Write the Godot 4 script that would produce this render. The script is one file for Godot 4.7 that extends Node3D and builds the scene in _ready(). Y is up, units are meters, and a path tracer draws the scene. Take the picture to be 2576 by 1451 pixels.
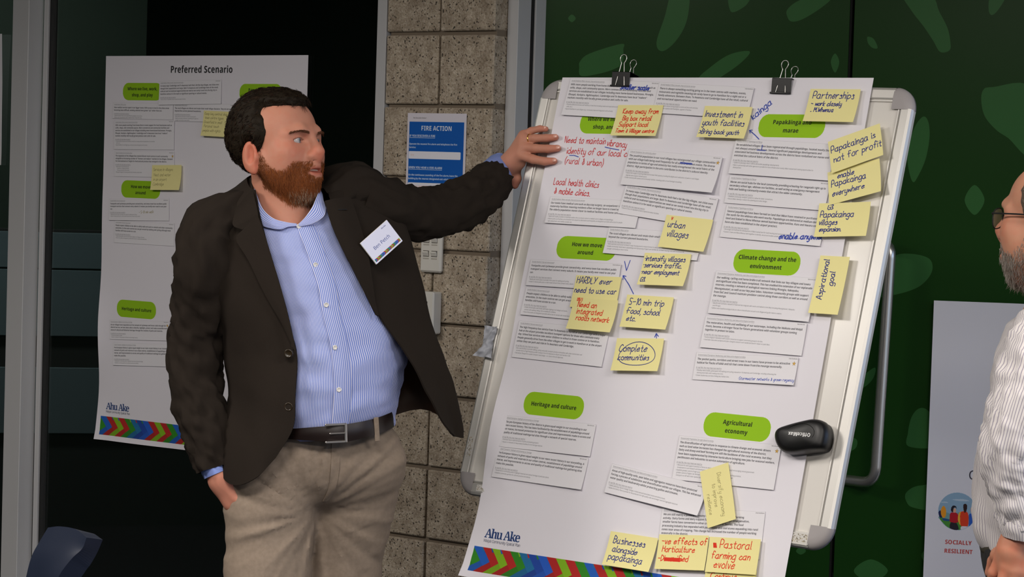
extends Node3D
# A workshop corner: a speaker beside a leaning whiteboard, glazed doors, a block pier and a second man at the edge.

var rng := RandomNumberGenerator.new()
var creases := FastNoiseLite.new()
var mats := {}
var used := {}

func _ready():
	rng.seed = 41
	creases.seed = 5
	creases.frequency = 1.0
	creases.fractal_octaves = 2
	# --- camera, sky, lights, exposure ---
	var cam := Camera3D.new()
	cam.name = "camera"
	cam.fov = 13.1383
	cam.near = 0.1
	cam.far = 60.0
	cam.transform = Transform3D(Vector3(0.9995, 0.0313, -0.0014), Vector3(-0.0313, 0.9984, -0.0463), Vector3(0.0, 0.0463, 0.9989), Vector3(0.0, 1.624, 0.0))
	add_child(cam)
	cam.current = true
	var env := Environment.new()
	var sky := Sky.new()
	var air := ProceduralSkyMaterial.new()
	air.sky_top_color = Color(0.52, 0.66, 0.92)
	air.sky_horizon_color = Color(0.80, 0.88, 1.0)
	air.ground_bottom_color = Color(0.30, 0.32, 0.30)
	air.ground_horizon_color = Color(0.55, 0.58, 0.58)
	air.sun_angle_max = 1.0
	sky.sky_material = air
	env.background_mode = Environment.BG_SKY
	env.sky = sky
	env.background_energy_multiplier = 1.7
	env.tonemap_mode = Environment.TONE_MAPPER_LINEAR
	env.tonemap_exposure = 1.5
	env.sdfgi_enabled = true
	env.ssao_enabled = true
	env.ssil_enabled = true
	var we := WorldEnvironment.new()
	we.name = "world"
	we.environment = env
	add_child(we)
	build_materials()
	build_room()
	build_column()
	build_glazing()
	build_doors()
	build_board()
	build_far_poster()
	build_small_things()
	build_speaker()
	build_listener()

# ---------- tree ----------
func numbered(called: String) -> String:
	used[called] = used.get(called, -1) + 1
	return called if used[called] == 0 else "%s_%03d" % [called, used[called]]

func tag(o: Node3D, label: String, category: String, group := "") -> Node3D:
	o.set_meta("label", label)
	o.set_meta("category", category)
	if group:
		o.set_meta("group", group)
	return o

func thing(called: String, label: String, category: String, at := Transform3D(), group := "") -> Node3D:
	var o := Node3D.new()
	o.name = numbered(called)
	o.transform = at
	add_child(o)
	return tag(o, label, category, group)

func part(called: String, mesh: Mesh, m: Material, parent: Node = null, at := Transform3D()) -> MeshInstance3D:
	var o := MeshInstance3D.new()
	o.mesh = mesh
	o.transform = at
	if m:
		o.material_override = m
	if parent == null:
		o.name = numbered(called)
		add_child(o)
	else:
		var n: int = parent.get_meta("n_" + called, -1) + 1
		parent.set_meta("n_" + called, n)
		o.name = called if n == 0 else "%s_%03d" % [called, n]
		parent.add_child(o)
	return o

func struct(called: String, mesh: Mesh, m: Material, at := Transform3D()) -> MeshInstance3D:
	var o := part(called, mesh, m, null, at)
	o.set_meta("kind", "structure")
	return o

# ---------- small builders: every mesh is collected in a dictionary, then committed ----------
func mb() -> Dictionary:
	return {"v": PackedVector3Array(), "t": PackedVector2Array(), "i": PackedInt32Array(), "c": PackedColorArray()}

func commit(b: Dictionary, mesh: ArrayMesh = null, flat := false) -> ArrayMesh:
	if mesh == null:
		mesh = ArrayMesh.new()
	var v: PackedVector3Array = b.v
	var n := PackedVector3Array()
	n.resize(v.size())
	var ix: PackedInt32Array = b.i
	for k in range(0, ix.size(), 3):
		var a := v[ix[k]]
		var f := (v[ix[k + 2]] - a).cross(v[ix[k + 1]] - a)
		n[ix[k]] += f
		n[ix[k + 1]] += f
		n[ix[k + 2]] += f
	if b.has("weld"):
		var at := {}
		for k in n.size():
			var q := v[k].snappedf(0.00001)
			at[q] = at.get(q, Vector3.ZERO) + n[k]
		for k in n.size():
			n[k] = at[v[k].snappedf(0.00001)]
	for k in n.size():
		n[k] = n[k].normalized() if n[k].length_squared() > 1e-20 else Vector3.UP
	var a := []
	a.resize(Mesh.ARRAY_MAX)
	a[Mesh.ARRAY_VERTEX] = v
	a[Mesh.ARRAY_NORMAL] = n
	a[Mesh.ARRAY_INDEX] = ix
	if b.t.size() == v.size():
		a[Mesh.ARRAY_TEX_UV] = b.t
	if b.c.size() == v.size():
		a[Mesh.ARRAY_COLOR] = b.c
	mesh.add_surface_from_arrays(Mesh.PRIMITIVE_TRIANGLES, a)
	return mesh

func quad(b: Dictionary, p: Vector3, q: Vector3, r: Vector3, s: Vector3) -> void:
	var k: int = b.v.size()
	for x in [p, q, r, s]:
		b.v.append(x)
		b.t.append(Vector2.ZERO)
	for x in [0, 2, 1, 0, 3, 2]:
		b.i.append(k + x)

# rows of points, nu wide; uv runs over the grid
func grid(b: Dictionary, p: PackedVector3Array, nu: int, nv: int, flip := false, u0 := Vector2.ZERO, u1 := Vector2.ONE) -> void:
	var k: int = b.v.size()
	for j in nv:
		for i in nu:
			b.v.append(p[j * nu + i])
			b.t.append(Vector2(lerpf(u0.x, u1.x, i / float(nu - 1)), lerpf(u0.y, u1.y, j / float(nv - 1))))
	for j in nv - 1:
		for i in nu - 1:
			var o := k + j * nu + i
			var w := [o, o + 1, o + nu, o + 1, o + nu + 1, o + nu]
			if flip:
				w = [o, o + nu, o + 1, o + 1, o + nu, o + nu + 1]
			for x in w:
				b.i.append(x)

# box with chamfered edges, centred on c, turned by m
func box(b: Dictionary, c: Vector3, s: Vector3, e := 0.002, m := Basis()) -> void:
	var h := s / 2.0
	e = minf(e, minf(h.x, minf(h.y, h.z)) * 0.9)
	var p := func(x: float, y: float, z: float, ax: int) -> Vector3:
		var q := Vector3(x * (h.x - (0.0 if ax == 0 else e)), y * (h.y - (0.0 if ax == 1 else e)), z * (h.z - (0.0 if ax == 2 else e)))
		return c + m * q
	for s1 in [-1, 1]:
		var f := func(q: Array) -> void:
			if s1 > 0:
				quad(b, q[0], q[1], q[2], q[3])
			else:
				quad(b, q[3], q[2], q[1], q[0])
		f.call([p.call(-1, -1, s1, 2), p.call(1, -1, s1, 2), p.call(1, 1, s1, 2), p.call(-1, 1, s1, 2)])
		f.call([p.call(s1, -1, -1, 0), p.call(s1, 1, -1, 0), p.call(s1, 1, 1, 0), p.call(s1, -1, 1, 0)])
		f.call([p.call(-1, s1, -1, 1), p.call(-1, s1, 1, 1), p.call(1, s1, 1, 1), p.call(1, s1, -1, 1)])
		for s2 in [-1, 1]:
			var g := func(q: Array) -> void:
				if s1 * s2 > 0:
					quad(b, q[0], q[1], q[2], q[3])
				else:
					quad(b, q[3], q[2], q[1], q[0])
			g.call([p.call(s1, s2, -1, 0), p.call(s1, s2, -1, 1), p.call(s1, s2, 1, 1), p.call(s1, s2, 1, 0)])
			g.call([p.call(-1, s1, s2, 1), p.call(-1, s1, s2, 2), p.call(1, s1, s2, 2), p.call(1, s1, s2, 1)])
			g.call([p.call(s2, -1, s1, 2), p.call(s2, -1, s1, 0), p.call(s2, 1, s1, 0), p.call(s2, 1, s1, 2)])
			for s3 in [-1, 1]:
				var k: int = b.v.size()
				for ax in 3:
					b.v.append(p.call(s1, s2, s3, ax))
					b.t.append(Vector2.ZERO)
				for x in ([0, 2, 1] if s1 * s2 * s3 > 0 else [0, 1, 2]):
					b.i.append(k + x)

func boxm(s: Vector3, e := 0.002) -> ArrayMesh:
	var b := mb()
	box(b, Vector3.ZERO, s, e)
	return commit(b)

func spline(p: PackedVector3Array, steps: int) -> PackedVector3Array:
	var o := PackedVector3Array()
	var n := p.size()
	for i in n - 1:
		var a := p[i - 1] if i > 0 else p[0] * 2.0 - p[1]
		var d := p[i + 2] if i < n - 2 else p[n - 1] * 2.0 - p[n - 2]
		for k in steps:
			o.append(p[i].cubic_interpolate(p[i + 1], a, d, k / float(steps)))
	o.append(p[n - 1])
	return o

# tube along points with radii rx (along side) and ry; side is a reference direction
func tube(b: Dictionary, p: PackedVector3Array, rx: PackedFloat32Array, ry: PackedFloat32Array, seg := 16, caps := true, side := Vector3(0.123, 0.2, 0.97), ulen := 1.0, vlen := 1.0, fold := 0.0, ff := 30.0) -> void:
	var n := p.size()
	var g := PackedVector3Array()
	var nu := seg + 1
	var run := 0.0
	var k: int = b.v.size()
	var last := side
	for j in n:
		var t := (p[mini(j + 1, n - 1)] - p[maxi(j - 1, 0)]).normalized()
		var x := (last - t * last.dot(t)).normalized()
		last = x
		var y := t.cross(x)
		if j > 0:
			run += p[j].distance_to(p[j - 1])
		for i in nu:
			var a := TAU * i / seg
			var d := x * cos(a) * rx[j] + y * sin(a) * ry[j]
			if fold > 0.0:
				d += d.normalized() * fold * creases.get_noise_3d(cos(a) * 3.0 + run * ff * 0.25, run * ff, sin(a) * 3.0 + p[0].x * 50.0)
			b.v.append(p[j] + d)
			b.t.append(Vector2(i / float(seg) * ulen, run * vlen))
	for j in n - 1:
		for i in seg:
			var o := k + j * nu + i
			for w in [o, o + nu, o + 1, o + 1, o + nu, o + nu + 1]:
				b.i.append(w)
	if caps:
		for e in [0, n - 1]:
			var c: int = b.v.size()
			b.v.append(p[e])
			b.t.append(Vector2.ZERO)
			for i in nu:
				b.v.append(b.v[k + e * nu + i])
				b.t.append(Vector2.ZERO)
			for i in seg:
				for w in ([c, c + 1 + i, c + 2 + i] if e == 0 else [c, c + 2 + i, c + 1 + i]):
					b.i.append(w)

# the same radius all along
func wire(b: Dictionary, p: PackedVector3Array, r: float, seg := 8) -> void:
	var a := PackedFloat32Array()
	a.resize(p.size())
	a.fill(r)
	tube(b, p, a, a, seg)

# ---------- lettering and drawing into images ----------
var ts = TextServerManager.get_primary_interface()
var faces := {}
var glyphs := {}

func face(kind: String) -> RID:
	if not faces.has(kind):
		var f := SystemFont.new()
		f.font_names = PackedStringArray(["Droid Serif" if kind.begins_with("serif") else "Droid Sans"])
		f.font_weight = 700 if kind.ends_with("bold") else 400
		f.hinting = TextServer.HINTING_NONE
		faces[kind] = [f, f.get_rids()[0]]
	return faces[kind][1]

func glyph(kind: String, size: int, ch: int, col: Color) -> Array:
	var key := "%s %d %d %s" % [kind, size, ch, col.to_html()]
	if not glyphs.has(key):
		var r := face(kind)
		var sz := Vector2i(size, 0)
		var g: int = ts.font_get_glyph_index(r, size, ch, 0)
		ts.font_render_glyph(r, sz, g)
		var uv: Rect2 = ts.font_get_glyph_uv_rect(r, sz, g)
		var im: Image = null
		if uv.size.x > 0:
			var all: Image = ts.font_get_texture_image(r, sz, ts.font_get_glyph_texture_idx(r, sz, g))
			im = all.get_region(Rect2i(uv))
			im.convert(Image.FORMAT_RGBA8)
			for y in im.get_height():
				for x in im.get_width():
					im.set_pixel(x, y, Color(col.r, col.g, col.b, im.get_pixel(x, y).a * col.a))
		glyphs[key] = [im, ts.font_get_glyph_offset(r, sz, g), ts.font_get_glyph_advance(r, size, g).x]
	return glyphs[key]

func width(kind: String, size: int, s: String) -> float:
	var w := 0.0
	for k in s.length():
		w += glyph(kind, size, s.unicode_at(k), Color.BLACK)[2]
	return w

# one line of print; squeeze narrows the advance
func say(im: Image, kind: String, size: int, x: float, y: float, s: String, col := Color.BLACK, squeeze := 1.0) -> float:
	for k in s.length():
		var g := glyph(kind, size, s.unicode_at(k), col)
		if g[0] != null:
			im.blend_rect(g[0], Rect2i(Vector2i.ZERO, g[0].get_size()), Vector2i(roundi(x + g[1].x), roundi(y + g[1].y)))
		x += g[2] * squeeze
	return x

func centred(im: Image, kind: String, size: int, x: float, y: float, s: String, col := Color.BLACK) -> void:
	say(im, kind, size, x - width(kind, size, s) / 2.0, y, s, col)

func poly(im: Image, p: PackedVector2Array, col: Color) -> void:
	var lo := 1e9
	var hi := -1e9
	for q in p:
		lo = minf(lo, q.y)
		hi = maxf(hi, q.y)
	for y in range(maxi(0, floori(lo)), mini(im.get_height(), ceili(hi) + 1)):
		var xs := []
		var yy := y + 0.5
		for k in p.size():
			var a := p[k]
			var b := p[(k + 1) % p.size()]
			if (a.y <= yy) != (b.y <= yy):
				xs.append(a.x + (b.x - a.x) * (yy - a.y) / (b.y - a.y))
		xs.sort()
		for k in range(0, xs.size() - 1, 2):
			im.fill_rect(Rect2i(roundi(xs[k]), y, maxi(0, roundi(xs[k + 1]) - roundi(xs[k])), 1), col)

func rounded(c: Vector2, w: float, h: float, r: float) -> PackedVector2Array:
	var p := PackedVector2Array()
	for q in 4:
		for k in 9:
			var a := PI / 2.0 * (q + k / 8.0)
			p.append(c + Vector2((w / 2 - r) * (1 if q in [0, 3] else -1), (h / 2 - r) * (1 if q in [0, 1] else -1)) + Vector2(cos(a), sin(a)) * r)
	return p

func smooth_ring(p: PackedVector2Array, n := 6) -> PackedVector2Array:
	var o := PackedVector2Array()
	var m := p.size()
	for i in m:
		for k in n:
			o.append(p[i].cubic_interpolate(p[(i + 1) % m], p[(i + m - 1) % m], p[(i + 2) % m], k / float(n)))
	return o

var pens := {}
func pen(r: float, col: Color) -> Image:
	var key := "%.2f %s" % [r, col.to_html()]
	if not pens.has(key):
		var n := int(ceil(r)) * 2 + 3
		var im := Image.create(n, n, false, Image.FORMAT_RGBA8)
		for y in n:
			for x in n:
				var d := Vector2(x - n / 2, y - n / 2).length()
				im.set_pixel(x, y, Color(col.r, col.g, col.b, col.a * clampf(r + 0.5 - d, 0, 1)))
		pens[key] = im
	return pens[key]

func line(im: Image, p: PackedVector2Array, r: float, col: Color) -> void:
	var d := pen(r, col)
	var n := d.get_width()
	for k in p.size() - 1:
		var m := maxi(1, ceili(p[k].distance_to(p[k + 1]) / maxf(0.7, r * 0.45)))
		for j in m + 1:
			var q := p[k].lerp(p[k + 1], j / float(m))
			im.blend_rect(d, Rect2i(0, 0, n, n), Vector2i(roundi(q.x) - n / 2, roundi(q.y) - n / 2))

# hand lettering: strokes on a grid, x 0-8, y in hex with the base line at 4
const HAND := {
	"a": "69 39 17 15 34 54 67 / 69 65 74", "b": "1d 14 / 18 39 58 66 54 34 15", "c": "68 49 27 15 34 54 65", "d": "68 39 17 15 34 54 66 / 6d 64", "e": "17 57 68 49 27 15 34 55 65",
	"f": "6c 5d 3c 34 / 19 59", "g": "69 39 17 15 34 65 / 69 62 40 11", "h": "1d 14 / 17 39 58 54", "i": "19 14 / 1b 1c", "j": "39 32 20 01 / 3b 3c", "k": "1d 14 / 59 16 54", "l": "1d 15 24",
	"m": "19 14 / 17 39 48 44 / 47 69 78 74", "n": "19 14 / 17 39 58 54", "o": "39 17 15 34 54 67 59 39", "p": "19 10 / 18 49 67 55 34 15", "q": "69 39 17 15 34 65 / 69 60", "r": "19 14 / 17 39 59",
	"s": "58 39 28 47 55 44 14", "t": "3c 35 44 54 / 19 59", "u": "19 15 34 55 / 59 55 64", "v": "19 34 59", "w": "19 24 48 64 79", "x": "19 54 / 59 14", "y": "19 15 34 55 / 59 52 30 11", "z": "19 59 14 54",
	"A": "14 4d 74 / 27 67", "B": "14 1d 4d 6b 49 19 / 49 67 55 44 14", "C": "7c 5d 2b 17 25 44 74", "D": "14 1d 4c 69 56 14", "E": "6d 1d 14 64 / 19 59", "F": "6d 1d 14 / 19 59", "G": "7c 5d 2b 17 25 44 75 78 58",
	"H": "1d 14 / 6d 64 / 19 69", "I": "2d 24", "K": "1d 14 / 6d 18 64", "L": "1d 14 54", "M": "14 1d 48 7d 74", "N": "14 1d 64 6d", "O": "4d 1a 16 44 75 7a 4d", "P": "14 1d 5d 6a 58 18", "R": "14 1d 5d 6a 58 18 64",
	"S": "6c 4d 1b 29 58 66 54 14", "T": "1d 7d / 4d 44", "U": "1d 16 34 66 6d", "V": "1d 44 7d", "W": "1d 34 5a 74 9d", "Y": "1d 48 / 7d 24", "0": "3d 1a 16 34 56 5a 3d", "1": "2b 3d 34", "3": "1c 4d 5b 29 57 55 14", "5": "5d 1d 19 48 56 44 14",
	"-": "18 68", ".": "14 24", ",": "24 12", "(": "3e 1a 16 32", ")": "1e 3a 36 12", ">": "1a 57 14", "&": "65 4c 3b 57 44 26 59", "'": "1d 1b", "*": "18 28",
}

func hand(im: Image, s: String, at: Vector2, h: float, r: float, col: Color, ang := 0.0, tight := 0.86, lean := 0.12) -> Vector2:
	var u := h / 5.0
	var x := 0.0
	for ch in s:
		if ch == " ":
			x += u * 4.0
			continue
		var wide := 0.0
		for stroke in String(HAND.get(ch, "14 24")).split(" / "):
			var p := PackedVector2Array()
			for q in stroke.split(" "):
				var gx := float(q.substr(0, 1).hex_to_int()) + rng.randf_range(-0.35, 0.35)
				var gy := float(q.substr(1, 1).hex_to_int()) - 4.0 + rng.randf_range(-0.4, 0.4)
				wide = maxf(wide, gx)
				p.append(at + Vector2(x + (gx + gy * lean) * u * tight, -gy * u).rotated(ang))
			var c := PackedVector2Array()
			for k in p.size() - 1:
				var a := p[maxi(k - 1, 0)]
				var d := p[mini(k + 2, p.size() - 1)]
				for j in 5:
					c.append(p[k].cubic_interpolate(p[k + 1], a, d, j / 5.0))
			c.append(p[p.size() - 1])
			line(im, c, r, col)
		x += (wide + 0.9) * u * tight
	return at + Vector2(x, 0).rotated(ang)

func page(w: int, h: int, col: Color) -> Image:
	var im := Image.create(w, h, false, Image.FORMAT_RGBA8)
	im.fill(col)
	return im

func print_on(im: Image, rough := 0.85) -> StandardMaterial3D:
	var m := StandardMaterial3D.new()
	im.convert(Image.FORMAT_RGB8)
	m.albedo_texture = ImageTexture.create_from_image(im)
	m.roughness = rough
	return m

# ---------- materials ----------
func plain(col: Color, rough := 0.6, metal := 0.0) -> StandardMaterial3D:
	var m := StandardMaterial3D.new()
	m.albedo_color = col
	m.roughness = rough
	m.metallic = metal
	return m

func speckle(seed_: int, freq: float, stops: Array, cells := true, size := 512) -> NoiseTexture2D:
	var n := FastNoiseLite.new()
	n.seed = seed_
	n.frequency = freq
	if cells:
		n.noise_type = FastNoiseLite.TYPE_CELLULAR
		n.cellular_return_type = FastNoiseLite.RETURN_CELL_VALUE
		n.cellular_jitter = 1.0
		n.domain_warp_enabled = true
		n.domain_warp_amplitude = 3.0
		n.domain_warp_frequency = 0.08
		n.fractal_type = FastNoiseLite.FRACTAL_NONE
	else:
		n.fractal_octaves = 4
	var t := NoiseTexture2D.new()
	t.width = size
	t.height = size
	t.seamless = true
	t.noise = n
	t.normalize = true
	if stops:
		var g := Gradient.new()
		g.offsets = PackedFloat32Array(stops.map(func(s): return s[0]))
		g.colors = PackedColorArray(stops.map(func(s): return s[1]))
		t.color_ramp = g
	return t

func tri(m: StandardMaterial3D, scale: float) -> StandardMaterial3D:
	m.uv1_triplanar = true
	m.uv1_scale = Vector3.ONE * scale
	return m

func build_materials():
	# exposed-aggregate block: stone chips of mixed tone, a few black, over fine grain
	var chips := [[0.0, Color(0.27, 0.25, 0.22)], [0.035, Color(0.40, 0.36, 0.31)], [0.055, Color(0.69, 0.63, 0.55)], [0.35, Color(0.74, 0.685, 0.605)], [0.6, Color(0.77, 0.72, 0.64)], [0.82, Color(0.80, 0.75, 0.68)], [1.0, Color(0.84, 0.79, 0.72)]]
	for k in 3:
		var m := plain(Color.WHITE, 0.9)
		m.albedo_texture = speckle(11 + k, 0.16, chips)
		m.detail_enabled = true
		m.detail_blend_mode = BaseMaterial3D.BLEND_MODE_MUL
		m.detail_albedo = speckle(31 + k, 0.02, [[0.0, Color(0.78, 0.76, 0.74)], [1.0, Color(1, 1, 1)]], false, 256)
		m.heightmap_enabled = true
		m.heightmap_texture = speckle(21 + k, 0.16, [], true, 512)
		m.heightmap_scale = 0.12
		mats["block%d" % k] = tri(m, 3.3)
	mats.mortar = plain(Color(0.47, 0.42, 0.36), 0.95)
	mats.alu = plain(Color(0.75, 0.75, 0.755), 0.45, 0.0)
	mats.rail = plain(Color(0.80, 0.79, 0.77), 0.42, 0.55)
	mats.corner = plain(Color(0.62, 0.60, 0.60), 0.5)
	mats.gasket = plain(Color(0.03, 0.03, 0.03), 0.7)
	mats.passage = plain(Color(0.05, 0.12, 0.07), 0.8)
	mats.band = plain(Color(0.30, 0.36, 0.38), 0.8)
	mats.dark_green = plain(Color(0.094, 0.235, 0.075), 0.25)
	mats.dark_green.metallic_specular = 0.22
	mats.leaf = plain(Color(0.20, 0.385, 0.20), 0.25)
	mats.leaf.metallic_specular = 0.22
	mats.tape = plain(Color(0.62, 0.63, 0.66), 0.5)
	mats.dark = plain(Color(0.05, 0.055, 0.05), 0.8)
	mats.steel = plain(Color(0.80, 0.79, 0.77), 0.28, 0.9)
	mats.paper = plain(Color(0.90, 0.89, 0.91), 0.9)
	mats.yellow = plain(Color(0.935, 0.90, 0.63), 0.9)
	mats.white_plastic = plain(Color(0.86, 0.85, 0.82), 0.45)
	mats.carpet = plain(Color(0.16, 0.17, 0.19), 0.95)
	mats.wall = plain(Color(0.78, 0.76, 0.72), 0.9)
	mats.ceiling = plain(Color(0.85, 0.85, 0.83), 0.9)
	var g := plain(Color(0.015, 0.05, 0.03, 0.30), 0.03)
	g.transparency = BaseMaterial3D.TRANSPARENCY_ALPHA
	mats.glass = g
	var clear := plain(Color(0.95, 0.97, 1.0, 0.05), 0.02)
	clear.transparency = BaseMaterial3D.TRANSPARENCY_ALPHA
	mats.clear = clear

# ---------- the room ----------
func slab(called: String, a: Vector2, b: Vector2, y0: float, y1: float, thick: float, m: Material):
	# an upright wall from a to b (x, z), thickness to its right-hand side
	var d := (b - a).normalized()
	var len_ := a.distance_to(b)
	var basis := Basis(Vector3(d.x, 0, d.y), Vector3.UP, Vector3(d.x, 0, d.y).cross(Vector3.UP))
	var c := (a + b) / 2.0
	return struct(called, boxm(Vector3(len_, y1 - y0, thick), 0.001), m, Transform3D(basis, Vector3(c.x, (y0 + y1) / 2.0, c.y) - basis.z * 0.0))

func build_room():
	var fl := struct("floor", boxm(Vector3(11.0, 0.1, 16.0), 0.001), mats.carpet, Transform3D(Basis(), Vector3(-0.2, -0.05, -4.3)))
	fl.position = Vector3(-0.2, -0.05, -4.3)
	struct("ceiling", boxm(Vector3(11.0, 0.1, 16.0), 0.001), mats.ceiling, Transform3D(Basis(), Vector3(-0.2, 2.85, -4.3)))
	slab("wall_left", Vector2(-4.6, 3.5), Vector2(-4.6, -12.2), 0.0, 2.8, 0.1, mats.passage)
	slab("wall_back", Vector2(-4.7, 3.55), Vector2(4.3, 3.55), 0.0, 2.8, 0.1, mats.wall)
	slab("wall_north", Vector2(-4.6, -12.2), Vector2(4.3, -12.2), 0.0, 2.8, 0.1, mats.dark)
	# right side: a low wall and a head above a long window that lets the daylight in
	slab("wall_right", Vector2(3.3, -12.2), Vector2(3.3, -5.8), 0.0, 2.8, 0.1, mats.wall)
	slab("wall_right_sill", Vector2(3.3, -5.8), Vector2(3.3, 3.5), 0.0, 0.85, 0.1, mats.wall)
	slab("wall_right_head", Vector2(3.3, -5.8), Vector2(3.3, 3.5), 2.45, 2.8, 0.1, mats.wall)
	var w := struct("window_1", boxm(Vector3(0.06, 1.6, 0.06), 0.003), mats.alu, Transform3D(Basis(), Vector3(3.3, 1.65, -5.77)))
	for k in 5:
		part("window_frame", boxm(Vector3(0.06, 1.6, 0.05), 0.003), mats.alu, w, Transform3D(Basis(), Vector3(0, 0, 1.85 * (k + 1))))
	# ceiling panels: a glowing face and an area light of the same size just below it
	for p in [[Vector3(-0.9, 2.79, -3.1), Vector2(1.2, 0.6), 4.6, Color(1.0, 0.97, 0.94), "ceiling light panel nearest the speaker, in the middle of the room"], [Vector3(1.7, 2.79, -3.0), Vector2(1.2, 0.6), 3.6, Color(1.0, 0.97, 0.94), "ceiling light panel nearest the long window"], [Vector3(-2.6, 2.79, -4.6), Vector2(1.2, 0.6), 4.2, Color(1.0, 0.97, 0.94), "ceiling light panel over the glazed left corner"], [Vector3(0.4, 2.79, -0.6), Vector2(1.2, 0.6), 6.0, Color(1.0, 0.97, 0.94), "ceiling light panel behind the viewer"]]:
		var t := thing("ceiling_light", p[4], "light", Transform3D(Basis(), p[0]))
		lamp_panel(t, p[1], p[2], p[3])

func lamp_panel(t: Node3D, size: Vector2, energy: float, col: Color) -> void:
	part("frame", boxm(Vector3(size.x + 0.04, 0.03, size.y + 0.04), 0.004), mats.white_plastic, t, Transform3D(Basis(), Vector3(0, -0.012, 0)))
	var glow := plain(Color(1, 1, 1), 0.6)
	glow.emission_enabled = true
	glow.emission = col
	glow.emission_energy_multiplier = 1.5
	part("lamp_diffuser", boxm(Vector3(size.x, 0.01, size.y), 0.002), glow, t, Transform3D(Basis(), Vector3(0, -0.03, 0)))
	var l := AreaLight3D.new()
	l.name = "panel_lamp"
	l.area_size = size
	l.light_energy = energy
	l.light_color = col
	l.shadow_enabled = true
	l.area_range = 14.0
	l.area_attenuation = 2.0
	l.transform = Transform3D(Basis(Vector3.RIGHT, -PI / 2.0), Vector3(0, -0.045, 0))
	t.add_child(l)

# ---------- the block pier ----------
func build_column():
	var basis := Basis(Vector3(0.7948, 0.0, 0.6069), Vector3.UP, Vector3(-0.6069, 0.0, 0.7948))
	var xf := Transform3D(basis, Vector3(-0.2206, 0.0, -6.9041))
	# core set back behind the faces: its face is the raked joint
	var core := mb()
	box(core, Vector3(0.003, 1.4, -0.105), Vector3(0.375, 2.8, 0.186), 0.001)
	var col := struct("wall_column", commit(core), mats.mortar, xf)
	col.set_meta("label", "pier of square exposed-aggregate blocks in stack bond between the two glazed walls")
	var shapes := []
	for k in 4:
		var b := mb()
		box(b, Vector3(0, 0, 0), Vector3(0.187 + 0.0012 * (k % 2), 0.1895 - 0.001 * (k % 3), 0.19), 0.0035)
		shapes.append(commit(b))
	for j in 15:
		for i in 2:
			var at := Vector3(-0.0975 + 0.195 * i + rng.randf_range(-0.001, 0.001), 0.1 + 0.2 * j - 0.2 + rng.randf_range(-0.001, 0.001), -0.095 + rng.randf_range(-0.0025, 0.0025))
			if at.y < 0.0 or at.y > 2.75:
				continue
			part("block", shapes[rng.randi() % 4], mats["block%d" % (rng.randi() % 3)], col, Transform3D(Basis(Vector3.RIGHT, PI * (rng.randi() % 2)).rotated(Vector3.BACK, rng.randf_range(-0.004, 0.004)), at))

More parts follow.
